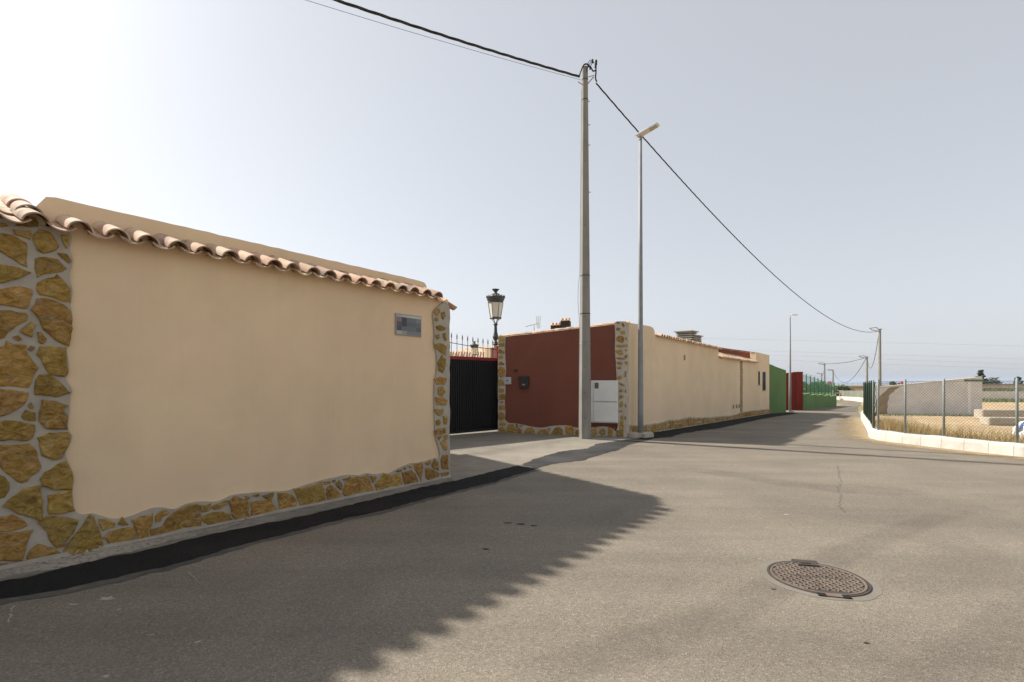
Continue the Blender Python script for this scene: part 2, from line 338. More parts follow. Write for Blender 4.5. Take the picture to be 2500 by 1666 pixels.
# ---------------------------------------------------------------- street
L = [(-20, -17), (-12, -6), (-4.4, 4.1), (-1.1, 8.4), (3.4, 15.2), (9, 21.9), (15.1, 28.9), (17, 31), (21, 35.5), (26.6, 40), (31, 46), (32.5, 52), (32, 60), (28, 75), (20, 95)]
Rr = [(9, -26), (12.5, -12), (12.4, 3), (11.9, 9), (10.95, 14.0), (13.0, 18.0), (17.9, 25.22), (20, 28.3), (26, 37), (30.5, 43), (35.3, 49.6), (38.6, 56), (40, 62), (37, 78), (28, 100)]
rv = [(x, y, gz(x, y) + .008) for p in zip(L, Rr) for x, y in p]
road = obj('road', (rv, [(2 * i, 2 * i + 1, 2 * i + 3, 2 * i + 2) for i in range(len(L) - 1)]), 'asphalt'); struct(road)
struct(sheet('pavement', jag([(-12.3, -6.2), (-4.9, 3.75), (-4.2, 4.4), (-1.2, 8.35), (-1.0, 8.15), (-1.37, 7.62), (-2.25, 6.27), (-2.93, 5.42), (-3.49, 4.66), (-4.06, 3.92), (-12.05, -6.5)], .12, .012), 'concrete', .0115))
struct(sheet('driveway', [(-1.0, 8.2), (-.94, 8.05), (-.38, 8.95), (.13, 9.65), (.5, 10.54), (1.15, 11.71), (1.89, 12.31), (2.3, 13.3), (3.09, 14.08), (3.5, 14.5), (3.42, 15.18), (-.4, 16.4), (-.2, 17.2), (-3.0, 19.5), (-7.5, 15.2), (-4.5, 12.95)], 'apron', .0105))
t1 = [(-12.1, -6.45), (-4.06, 3.9), (-3.95, 3.99), (-3.75, 4.36), (-3.49, 4.61), (-3.28, 4.98), (-2.93, 5.4), (-2.62, 5.74), (-2.25, 6.23), (-1.82, 6.87), (-1.37, 7.58), (-.94, 8.08), (-.38, 8.95), (.13, 9.65), (.50, 9.3),
      (.0, 8.52), (-.33, 7.93), (-.71, 7.45), (-1.22, 6.76), (-1.63, 6.14), (-2.05, 5.67), (-2.37, 5.19), (-2.63, 4.86), (-2.95, 4.28), (-3.28, 3.93), (-3.49, 3.71), (-3.72, 3.57), (-11.8, -6.7)]
struct(sheet('asphalt_patch', jag(t1, .07, .022), 'tar', .0135))
fr = [(.50, 9.3), (.0, 8.52), (-.33, 7.93), (-.71, 7.45), (-1.22, 6.76), (-1.63, 6.14), (-2.05, 5.67), (-2.37, 5.19), (-2.63, 4.86), (-2.95, 4.28), (-3.28, 3.93), (-3.49, 3.71), (-3.72, 3.57), (-11.8, -6.7)]
struct(sheet('asphalt_patch', jag([(x - .1, y + .08) for x, y in fr] + [(x + .075 + jr(.03), y - .055 + jr(.03)) for x, y in fr[::-1]], .10, .028), 'fringe', .0115))
t2 = [(.18, 9.72), (.5, 10.54), (1.15, 11.71), (1.89, 12.31), (2.3, 13.3), (3.09, 14.08), (3.71, 14.65), (4.3, 14.78), (3.75, 13.98), (3.1, 13.11), (2.67, 12.15), (2.24, 11.57), (1.48, 10.36), (.78, 9.86), (.5, 9.33)]
struct(sheet('asphalt_patch', jag(t2, .09, .03), 'tar_old', .0125))
t3 = [(3.75, 14.6), (4.48, 16.2), (5.25, 17.12), (6.3, 18.3), (9.0, 21.5), (14.9, 28.4), (16.9, 29.9), (16.84, 28.9), (12.85, 24.6), (10.09, 21.3), (7.87, 18.5), (6.57, 17.25), (5.66, 16.3), (4.88, 15.13), (4.28, 14.76), (3.9, 14.3)]
struct(sheet('asphalt_patch', jag(t3, .12, .03), 'tar', .0135))
di = smoothline([(17.9, 25.3), (13.0, 18.05), (11.3, 15.55), (10.93, 14.4), (11.0, 13.3), (11.4, 12.0), (11.74, 11.0), (12.0, 8.6), (12.3, 6.0), (12.6, 3.0)], 5)
do = smoothline([(16.0, 24.6), (11.6, 18.6), (10.0, 15.6), (9.45, 14.0), (9.7, 12.5), (10.2, 11.3), (10.7, 10.2), (11.2, 8.2), (11.6, 5.8), (12.0, 3.0)], 5)
dv, dc = [], []
for a, b in zip(di, do):
    for u in (0, .25, .5, 1): x, y = a[0] + (b[0] - a[0]) * u, a[1] + (b[1] - a[1]) * u; dv.append((x, y, gz(x, y) + .0105)); dc.append((.62, .38, .2, -.25)[(0, .25, .5, 1).index(u)])
sd = struct(obj('sand_drift', (dv, [(4 * i + k, 4 * i + 4 + k, 4 * i + 5 + k, 4 * i + 1 + k) for i in range(len(di) - 1) for k in range(3)]), 'drift'))
at_ = sd.data.attributes.new('cover', 'FLOAT', 'POINT')
for i_, c_ in enumerate(dc): at_.data[i_].value = c_
def tyre_track(path, w):
    path = smoothline(path, 6); v, c = [], []
    for i, q in enumerate(path):
        a, b = path[max(i - 1, 0)], path[min(i + 1, len(path) - 1)]; d = (b[0] - a[0], b[1] - a[1]); l = math.hypot(*d)
        end = min(1, i / 6, (len(path) - 1 - i) / 6)
        for u, k in ((-1, -.3), (-.4, .28), (.4, .28), (1, -.3)): x, y = q[0] - d[1] / l * w * u, q[1] + d[0] / l * w * u; v.append((x, y, gz(x, y) + .0094)); c.append(k * end - .35 * (1 - end))
    o = obj('tyre_track', (v, [(4 * i + k, 4 * i + 1 + k, 4 * i + 5 + k, 4 * i + 4 + k) for i in range(len(path) - 1) for k in range(3)]), 'tyre', road)
    at = o.data.attributes.new('cover', 'FLOAT', 'POINT')
    for i, k in enumerate(c): at.data[i].value = k
tyre_track([(-0.11, 2.52), (0.21, 2.74), (0.91, 3.1), (1.55, 3.51), (3.31, 4.79), (5.31, 6.07), (7.89, 7.58)], .28); tyre_track([(2.14, 10.25), (3.76, 9.02), (4.64, 7.95), (5.64, 7.52), (8.22, 7.89)], .5)
# cracks and scratches belong to the road surface
def ribbon(pts, w, amp, step=.06):
    p = jag(pts, step, amp, False); v, f = [], []
    for i, (x, y) in enumerate(p):
        a, b = p[max(i - 1, 0)], p[min(i + 1, len(p) - 1)]; d = (b[0] - a[0], b[1] - a[1]); l = math.hypot(*d) or 1; ww = w * random.uniform(.4, 1.2)
        v += [(x - d[1] / l * ww, y + d[0] / l * ww, gz(x, y) + .010), (x + d[1] / l * ww, y - d[0] / l * ww, gz(x, y) + .010)]
    return v, [(2 * i, 2 * i + 1, 2 * i + 3, 2 * i + 2) for i in range(len(p) - 1)]
for pts in ([(6.55, 9.95), (6.4, 9.65), (5.95, 8.96), (5.49, 8.19), (5.17, 7.8), (4.92, 7.38), (4.67, 6.97), (4.37, 6.55), (4.2, 6.2)], [(6.1, 9.2), (6.6, 9.0)], [(5.3, 8.0), (5.9, 7.8)],
            [(4.9, 12.2), (5.6, 12.6), (6.5, 12.5)], [(4.4, 11.5), (5.0, 12.0), (5.5, 11.9)]):
    obj('crack', ribbon(pts, .0055, .03, .07), 'crackfill', road)
for pts in ([(-3.55, 3.5), (-3.33, 3.25)], [(-2.72, 4.12), (-2.47, 3.9)]): obj('scratch', ribbon(pts, .006, .01, .03), 'spill', road)
for x, y, s in ((-3.15, 3.52, .05), (-2.98, 3.62, .10), (-2.75, 3.45, .04), (-2.28, 3.1, .035), (-2.2, 2.66, .05), (-2.5, 2.42, .06), (1.35, 9.15, .07), (1.55, 9.1, .05), (.35, 8.6, .05), (3.4, 6.1, .07), (-.9, 6.9, .04), (-.2, 5.2, .04), (.1, 5.15, .05)):
    a = random.random() * 6
    poly = [(x + s * .55 * random.uniform(.3, 1.3) * math.cos(k / 9 * 6.283 + a) * 1.3, y + s * .55 * random.uniform(.2, .9) * math.sin(k / 9 * 6.283 + a)) for k in range(9)]
    sheet('splash', poly, 'spill', .0095, road)
for x, y, s in ((-1.62, 2.44, .09), (-1.48, 2.47, .07), (-1.68, 2.56, .03), (2.05, 3.85, .018), (.1, 5.6, .05), (-.05, 5.65, .04), (.25, 5.55, .04), (-.25, 4.75, .03), (2.2, 3.05, .016)):
    poly = [(x + s * random.uniform(.6, 1.2) * math.cos(k / 9 * 6.283) * 1.3, y + s * random.uniform(.5, .9) * math.sin(k / 9 * 6.283)) for k in range(9)]
    sheet('oil_stain', poly, 'tar_old', .0098, road)
poly = jag([(-12.3, -6.25), (-4.65, 4.0), (-4.2, 4.45), (-3.6, 5.1), (-3.1, 5.6), (-3.15, 5.40), (-3.50, 4.72), (-3.78, 4.30), (-4.18, 3.86), (-12.05, -6.45)], .06, .035)
sheet('cement_spill', poly, 'spill', .0145, bpy.data.objects['pavement'])

# ---------------------------------------------------------------- clay tiles (shared meshes)
def tile_mesh(name, Lt=.45, rf=.098, rb=.085, th=.014, a=84, up=True, n=9):
    v = []
    for y, r in ((0, rf), (Lt, rb)):
        for rr in (r, r - th):
            for i in range(n + 1):
                an = R(90 + a - 2 * a * i / n); z = rr * math.sin(an); x = rr * math.cos(an)
                v.append((x, y, z) if up else (x, y, r - z))
    m = n + 1; f = []
    for i in range(n):
        f += [(i, i + 1, 2 * m + i + 1, 2 * m + i), (m + i + 1, m + i, 3 * m + i, 3 * m + i + 1), (i + 1, i, m + i, m + i + 1), (2 * m + i, 2 * m + i + 1, 3 * m + i + 1, 3 * m + i)]
    f += [(0, 2 * m, 3 * m, m), (n, m + n, 3 * m + n, 2 * m + n)]
    if not up: f = [q[::-1] for q in f]
    me = mesh(name, v, f, 'tile'); 
    return me
COVER = tile_mesh('cover_tile', .58, .100, .086, .013, 82, True, 13); CHANNEL = tile_mesh('channel_tile', .58, .125, .135, .013, 52, False)
COVER_S = tile_mesh('cover_tile_small', .42, .086, .074, n=7); CHANNEL_S = tile_mesh('channel_tile_small', .42, .105, .115, .013, 52, False, 7)
PLUG = mesh('mortar_plug', *prism([(-.084, -.05)] + [(.084 * math.cos(R(a)), .084 * math.sin(R(a))) for a in range(180, -1, -15)] + [(.084, -.05)], 0, .22), 'beige')
def tiles(parent, xs, y, z, slope, pitch, big=True, channels=True):
    """eave row: channel tiles at xs, covers half a pitch to the right, all pointing up the slope (+y)"""
    made = []
    for x in xs:
        if channels: made.append(inst('roof_tile', CHANNEL if big else CHANNEL_S, parent, (x + jr(.006), y + jr(.012), z + jr(.004)), (slope + jr(.01), jr(.03), jr(.02))))
        made.append(inst('roof_tile', COVER if big else COVER_S, parent, (x + pitch / 2 + jr(.006), y - .012 + jr(.015), z + .022 + jr(.005)), (slope + jr(.012), jr(.03), jr(.025))))
    return made

# ---------------------------------------------------------------- stones set in mortar
def stone_mesh(poly, y0, h, step=.06, rough=.005, grow=1.0):
    mx = sum(q[0] for q in poly) / len(poly); mz = sum(q[1] for q in poly) / len(poly); poly = [(mx + (x - mx) * grow, mz + (z - mz) * grow) for x, z in poly]
    p = jag(poly, step, rough); n = len(p)
    a = sum(p[i][0] * p[(i + 1) % n][1] - p[(i + 1) % n][0] * p[i][1] for i in range(n))
    if a < 0: p = p[::-1]
    cx = sum(q[0] for q in p) / n; cz = sum(q[1] for q in p) / n; v = []
    for s, yy in ((1.0, y0 + .012), (.985, y0 - h * .55), (.88, y0 - h)):
        for x, z in p: v.append((cx + (x - cx) * s, yy + (jr(.3) * h if s < .95 else 0), cz + (z - cz) * s))
    for k in range(n): v.append((cx + (p[k][0] - cx) * .45, y0 - h * random.uniform(.8, 1.35), cz + (p[k][1] - cz) * .45))
    v.append((cx, y0 - h * random.uniform(.9, 1.3), cz)); f = []
    for r in range(3): f += [(r * n + i, r * n + (i + 1) % n, r * n + n + (i + 1) % n, r * n + n + i) for i in range(n)]
    f += [(3 * n + i, 3 * n + (i + 1) % n, 4 * n) for i in range(n)]
    return v, f
def add_stones(polys, parent, y0=-.03, hmin=.006, hmax=.018, step=.045, rough=.007, grow=1.):
    for p in polys: obj('stone', stone_mesh(p, y0, random.uniform(hmin, hmax), step, rough, grow), 'stone', parent)
def bed(outer, inner, y0=-.03, y1=.01): # mortar bed with a rounded inner lip
    return prism(outer + inner[::-1], y0, y1)

# outlines of the stones and of the mortar edges, metres along the wall and up
STONES_FRONT=[[(-5.258,2.931),(-5.242,2.971),(-5.209,2.997),(-5.15,3.022),(-5.127,3.0),(-5.137,2.965),(-5.183,2.945)],[(-5.404,2.929),(-5.33,2.93),(-5.314,2.921),(-5.342,2.896),(-5.404,2.89)],[(-5.28,2.894),(-5.177,2.905),(-5.177,2.841),(-5.216,2.846),(-5.267,2.861)],[(-5.404,2.833),(-5.28,2.836),(-5.203,2.79),(-5.209,2.598),(-5.267,2.632),(-5.318,2.667),(-5.404,2.719)],[(-5.147,2.885),(-5.113,2.93),(-5.055,2.925),(-5.021,2.877),(-4.993,2.818),(-5.007,2.777),(-5.083,2.738),(-5.123,2.752),(-5.15,2.811)],[(-4.972,2.922),(-4.929,2.927),(-4.921,2.871),(-4.936,2.806),(-4.964,2.852)],[(-4.993,2.747),(-4.929,2.755),(-4.903,2.703),(-4.918,2.676),(-4.964,2.705)],[(-5.14,2.675),(-5.076,2.702),(-5.0,2.694),(-4.972,2.661),(-4.936,2.62),(-4.979,2.589),(-5.076,2.553),(-5.13,2.521),(-5.137,2.593)],[(-5.404,2.593),(-5.286,2.575),(-5.216,2.561),(-5.18,2.544),(-5.248,2.483),(-5.324,2.439),(-5.404,2.418)],[(-5.404,2.348),(-5.311,2.383),(-5.235,2.413),(-5.17,2.395),(-5.177,2.331),(-5.203,2.227),(-5.267,2.238),(-5.404,2.247)],[(-5.127,2.457),(-5.083,2.492),(-5.028,2.529),(-5.003,2.552),(-4.964,2.511),(-4.921,2.441),(-4.916,2.323),(-4.972,2.33),(-5.035,2.359),(-5.117,2.366),(-5.133,2.401)],[(-5.157,2.223),(-5.123,2.306),(-5.069,2.317),(-4.986,2.3),(-4.95,2.271),(-4.907,2.204),(-4.907,2.08),(-4.925,1.934),(-4.95,1.937),(-5.021,1.989),(-5.083,2.06),(-5.117,2.145)],[(-5.404,2.182),(-5.299,2.194),(-5.216,2.185),(-5.193,2.16),(-5.209,2.118),(-5.286,2.048),(-5.33,1.982),(-5.404,1.928)],[(-5.238,2.034),(-5.203,2.082),(-5.17,2.108),(-5.14,2.092),(-5.157,2.04),(-5.17,1.984),(-5.209,2.0)],[(-5.13,2.024),(-5.11,2.03),(-5.076,1.972),(-5.079,1.949),(-5.103,1.929),(-5.127,1.937)],[(-5.286,1.971),(-5.258,1.986),(-5.229,1.966),(-5.254,1.941)],[(-5.404,1.84),(-5.33,1.883),(-5.321,1.919),(-5.273,1.9),(-5.206,1.895),(-5.19,1.818),(-5.163,1.764),(-5.137,1.719),(-5.15,1.664),(-5.17,1.6),(-5.196,1.554),(-5.267,1.559),(-5.305,1.568),(-5.404,1.569)],[(-5.186,1.882),(-5.173,1.905),(-5.153,1.888),(-5.163,1.865),(-5.177,1.864)],[(-5.13,1.82),(-5.103,1.891),(-5.048,1.898),(-4.947,1.89),(-4.943,1.771),(-4.932,1.666),(-4.964,1.647),(-5.003,1.651),(-5.055,1.674),(-5.083,1.72),(-5.096,1.785)],[(-5.143,1.554),(-5.117,1.641),(-5.048,1.642),(-4.993,1.59),(-4.914,1.49),(-4.95,1.476),(-5.007,1.463),(-5.14,1.48)],[(-5.404,1.53),(-5.292,1.519),(-5.19,1.49),(-5.196,1.436),(-5.242,1.374),(-5.305,1.324),(-5.404,1.289)],[(-5.19,1.39),(-5.173,1.408),(-5.153,1.38),(-5.163,1.357),(-5.186,1.363)],[(-5.235,1.293),(-5.209,1.341),(-5.143,1.315),(-5.147,1.256),(-5.17,1.248),(-5.216,1.265)],[(-5.117,1.323),(-5.1,1.387),(-5.096,1.424),(-5.021,1.407),(-4.932,1.366),(-4.964,1.334),(-4.936,1.276),(-4.939,1.162),(-4.993,1.166),(-5.076,1.181),(-5.107,1.248)],[(-5.404,1.224),(-5.33,1.254),(-5.248,1.244),(-5.157,1.21),(-5.163,1.115),(-5.19,1.081),(-5.267,1.093),(-5.404,1.106)],[(-5.12,1.097),(-5.048,1.123),(-4.936,1.123),(-4.918,1.093),(-4.925,1.036),(-4.964,0.917),(-4.986,0.901),(-5.028,0.892),(-5.103,0.948),(-5.11,1.027)],[(-5.404,1.045),(-5.286,1.037),(-5.183,1.035),(-5.15,0.985),(-5.133,0.919),(-5.117,0.834),(-5.137,0.8),(-5.177,0.769),(-5.196,0.736),(-5.235,0.729),(-5.286,0.777),(-5.349,0.875),(-5.404,0.909)],[(-5.107,0.731),(-5.076,0.782),(-5.007,0.828),(-4.95,0.858),(-4.907,0.776),(-4.9,0.612),(-4.964,0.618),(-5.021,0.628),(-5.09,0.673)],[(-5.404,0.813),(-5.336,0.776),(-5.314,0.728),(-5.311,0.675),(-5.336,0.617),(-5.404,0.612)],[(-5.335,0.533),(-5.285,0.594),(-5.207,0.656),(-5.119,0.668),(-5.103,0.525),(-5.107,0.358),(-5.167,0.405),(-5.247,0.466)],[(-5.061,0.574),(-4.916,0.587),(-4.889,0.407),(-4.959,0.399),(-5.053,0.413)],[(-5.413,0.443),(-5.293,0.449),(-5.239,0.399),(-5.195,0.339),(-5.231,0.32),(-5.308,0.317),(-5.413,0.337)],[(-5.119,0.338),(-5.069,0.383),(-4.976,0.363),(-4.862,0.308),(-4.88,0.236),(-4.924,0.165),(-4.959,0.105),(-5.002,0.105),(-5.044,0.162),(-5.057,0.256)],[(-5.413,0.311),(-5.278,0.293),(-5.172,0.284),(-5.199,0.213),(-5.215,0.118),(-5.227,0.05),(-5.308,0.068),(-5.413,0.109)],[(-5.195,0.058),(-5.167,0.116),(-5.127,0.15),(-5.061,0.121),(-4.985,0.049),(-4.968,-0.008),(-5.019,0.001),(-5.061,-0.015),(-5.127,-0.024),(-5.176,0.019)],[(-4.951,0.062),(-4.889,0.156),(-4.817,0.256),(-4.776,0.33),(-4.753,0.301),(-4.706,0.17),(-4.677,-0.006),(-4.753,-0.028),(-4.853,-0.029),(-4.924,0.02)],[(-5.413,0.083),(-5.285,0.034),(-5.219,0.009),(-5.227,-0.01),(-5.316,0.006),(-5.413,0.024)],[(-4.706,0.285),(-4.649,0.266),(-4.585,0.215),(-4.595,0.186),(-4.677,0.175),(-4.701,0.229)],[(-4.561,0.203),(-4.526,0.257),(-4.48,0.184),(-4.516,0.18)],[(-4.658,0.104),(-4.62,0.149),(-4.531,0.146),(-4.439,0.137),(-4.429,-0.011),(-4.49,-0.007),(-4.6,-0.009),(-4.649,0.071)],[(-4.444,0.213),(-4.28,0.241),(-4.291,0.134),(-4.323,-0.013),(-4.377,-0.012),(-4.403,0.071),(-4.424,0.152)],[(-4.247,0.162),(-4.242,0.213),(-4.214,0.253),(-4.158,0.254),(-4.141,0.218),(-4.192,0.202),(-4.198,0.151),(-4.236,0.15)],[(-4.269,0.09),(-4.181,0.095),(-4.136,0.177),(-4.055,0.226),(-3.96,0.253),(-3.869,0.249),(-3.844,0.126),(-3.838,0.0),(-3.9,-0.012),(-3.96,-0.025),(-4.101,-0.017),(-4.269,-0.02)],[(-3.844,0.237),(-3.737,0.236),(-3.73,0.186),(-3.762,0.164),(-3.826,0.164)],[(-3.698,0.221),(-3.566,0.238),(-3.559,0.201),(-3.633,0.165),(-3.685,0.162),(-3.718,0.19)],[(-3.826,0.115),(-3.711,0.139),(-3.633,0.134),(-3.552,0.077),(-3.518,0.011),(-3.619,0.006),(-3.737,-0.003),(-3.813,0.071)],[(-3.539,0.225),(-3.484,0.266),(-3.442,0.25),(-3.343,0.18),(-3.332,-0.023),(-3.47,-0.021),(-3.512,0.082)],[(-3.363,0.254),(-3.328,0.254),(-3.318,0.221),(-3.346,0.202),(-3.361,0.211)],[(-3.292,0.247),(-3.207,0.25),(-3.207,0.231),(-3.244,0.222)],[(-3.164,0.223),(-3.044,0.233),(-3.038,0.187),(-3.076,0.15),(-3.133,0.186)],[(-3.292,0.167),(-3.158,0.159),(-3.07,0.136),(-2.993,0.006),(-3.031,-0.018),(-3.207,-0.012),(-3.286,-0.0)],[(-2.973,0.213),(-2.927,0.212),(-2.806,0.163),(-2.745,0.059),(-2.765,-0.016),(-2.887,-0.036),(-2.953,-0.016)],[(-2.765,0.222),(-2.553,0.218),(-2.405,0.255),(-2.375,0.153),(-2.329,-0.036),(-2.509,-0.035),(-2.689,-0.025),(-2.696,0.063)],[(-2.367,0.255),(-2.267,0.253),(-2.259,0.224),(-2.344,0.21)],[(-2.236,0.255),(-2.188,0.259),(-2.185,0.233),(-2.22,0.229)],[(-2.314,0.163),(-2.251,0.194),(-2.188,0.134),(-2.116,0.05),(-2.124,-0.013),(-2.283,-0.011),(-2.321,0.088)],[(-2.188,0.212),(-2.124,0.23),(-2.084,0.159),(-2.1,0.104),(-2.156,0.157)],[(-2.076,0.244),(-1.96,0.262),(-1.985,0.226),(-2.051,0.222)],[(-2.067,0.07),(-2.026,0.192),(-1.96,0.232),(-1.855,0.238),(-1.858,0.135),(-1.909,-0.003),(-1.977,-0.012),(-2.067,0.041)],[(-1.858,0.106),(-1.815,0.224),(-1.665,0.238),(-1.629,0.127),(-1.556,-0.015),(-1.754,-0.013),(-1.858,0.025)],[(-1.62,0.216),(-1.519,0.201),(-1.538,0.143),(-1.575,0.126)],[(-1.538,0.081),(-1.445,0.158),(-1.388,0.219),(-1.262,0.177),(-1.272,-0.01),(-1.407,-0.018),(-1.501,-0.017)],[(-1.233,0.156),(-1.093,0.167),(-1.031,0.061),(-1.031,-0.036),(-1.252,-0.022)],[(-1.031,0.174),(-0.843,0.187),(-0.778,0.119),(-0.712,-0.024),(-0.948,-0.021),(-1.0,0.04)],[(-1.143,0.222),(-1.052,0.233),(-1.062,0.202),(-1.113,0.205)],[(-1.011,0.251),(-0.969,0.262),(-0.959,0.231),(-1.0,0.231)],[(-0.927,0.272),(-0.843,0.277),(-0.832,0.234),(-0.875,0.232)],[(-0.789,0.278),(-0.613,0.263),(-0.624,0.13),(-0.646,-0.018),(-0.69,0.073),(-0.778,0.202)],[(-0.556,0.272),(-0.453,0.293),(-0.442,0.248),(-0.499,0.222)],[(-0.418,0.202),(-0.36,0.306),(-0.277,0.244),(-0.257,0.11),(-0.372,0.153)],[(-0.545,0.169),(-0.442,0.163),(-0.253,0.057),(-0.277,-0.035),(-0.488,-0.018),(-0.545,0.033)],[(-0.336,1.125),(-0.155,1.117),(-0.155,1.046),(-0.228,1.015),(-0.324,1.073)],[(-0.312,0.933),(-0.253,0.956),(-0.204,0.909),(-0.228,0.858),(-0.3,0.867)],[(-0.155,1.002),(-0.069,0.989),(-0.069,0.864),(-0.131,0.869)],[(-0.336,0.771),(-0.204,0.804),(-0.18,0.705),(-0.324,0.692)],[(-0.155,0.8),(-0.094,0.813),(-0.094,0.724),(-0.155,0.721)],[(-0.289,0.662),(-0.168,0.678),(-0.253,0.598)],[(-0.131,0.666),(-0.056,0.677),(-0.036,0.622),(-0.106,0.602)],[(-0.216,0.56),(-0.131,0.604),(-0.056,0.526),(-0.069,0.42),(-0.131,0.427)],[(-0.204,0.278),(-0.155,0.342),(-0.044,0.329),(-0.044,0.106),(-0.18,0.134)],[(-0.204,0.05),(-0.031,0.042),(-0.031,-0.029),(-0.18,-0.024)],[(-0.362,2.737),(-0.291,2.806),(-0.219,2.788),(-0.243,2.715),(-0.315,2.682)],[(-0.207,2.737),(-0.121,2.764),(-0.109,2.694),(-0.158,2.636),(-0.195,2.685)],[(-0.35,2.635),(-0.291,2.649),(-0.267,2.608),(-0.327,2.588)],[(-0.315,2.499),(-0.219,2.525),(-0.096,2.501),(-0.121,2.463),(-0.219,2.438),(-0.291,2.458)],[(-0.327,2.351),(-0.243,2.375),(-0.231,2.323),(-0.291,2.293)],[(-0.158,2.39),(-0.109,2.411),(-0.096,2.288),(-0.133,2.304)],[(-0.338,2.203),(-0.195,2.229),(-0.084,2.183),(-0.096,2.041),(-0.219,2.088),(-0.327,2.143)],[(-0.279,1.894),(-0.17,2.029),(-0.096,1.952),(-0.109,1.828),(-0.158,1.739),(-0.243,1.772)],[(-0.338,1.633),(-0.219,1.659),(-0.071,1.633),(-0.121,1.545),(-0.315,1.546)],[(-0.261,1.489),(-0.168,1.497),(-0.1,1.409),(-0.168,1.352),(-0.261,1.374)],[(-0.327,1.318),(-0.194,1.334),(-0.073,1.272),(-0.086,1.204),(-0.3,1.203)]]
EDGE_FRONT=[(-4.929,2.998),(-4.903,2.937),(-4.903,2.879),(-4.914,2.809),(-4.896,2.736),(-4.896,2.679),(-4.912,2.58),(-4.91,2.513),(-4.896,2.448),(-4.896,2.39),(-4.907,2.292),(-4.896,2.207),(-4.897,2.082),(-4.914,1.936),(-4.929,1.911),(-4.934,1.867),(-4.925,1.801),(-4.919,1.705),(-4.929,1.647),(-4.941,1.619),(-4.896,1.513),(-4.91,1.456),(-4.914,1.36),(-4.918,1.274),(-4.925,1.169),(-4.903,1.109),(-4.896,1.08),(-4.925,0.987),(-4.943,0.932),(-4.925,0.862),(-4.896,0.762),(-4.885,0.693),(-4.89,0.633),(-4.894,0.563),(-4.885,0.444),(-4.867,0.388),(-4.822,0.349),(-4.758,0.347),(-4.692,0.314),(-4.605,0.265),(-4.526,0.247),(-4.434,0.258),(-4.328,0.287),(-4.252,0.297),(-4.163,0.278),(-4.072,0.246),(-3.965,0.278),(-3.831,0.279),(-3.677,0.249),(-3.571,0.265),(-3.503,0.288),(-3.352,0.28),(-3.259,0.273),(-3.111,0.255),(-3.021,0.245),(-2.89,0.224),(-2.782,0.229),(-2.656,0.247),(-2.453,0.271),(-2.332,0.282),(-2.175,0.286),(-1.98,0.291),(-1.809,0.258),(-1.668,0.267),(-1.56,0.235),(-1.391,0.222),(-1.256,0.208),(-1.076,0.259),(-0.846,0.3),(-0.695,0.288),(-0.469,0.301),(-0.329,0.313),(-0.245,0.313),(-0.221,0.366),(-0.238,0.455),(-0.269,0.546),(-0.305,0.636),(-0.324,0.76),(-0.334,0.899),(-0.345,1.116),(-0.343,1.546),(-0.296,1.754),(-0.296,2.033),(-0.355,2.203),(-0.343,2.377),(-0.367,2.583),(-0.378,2.702),(-0.331,2.794)]
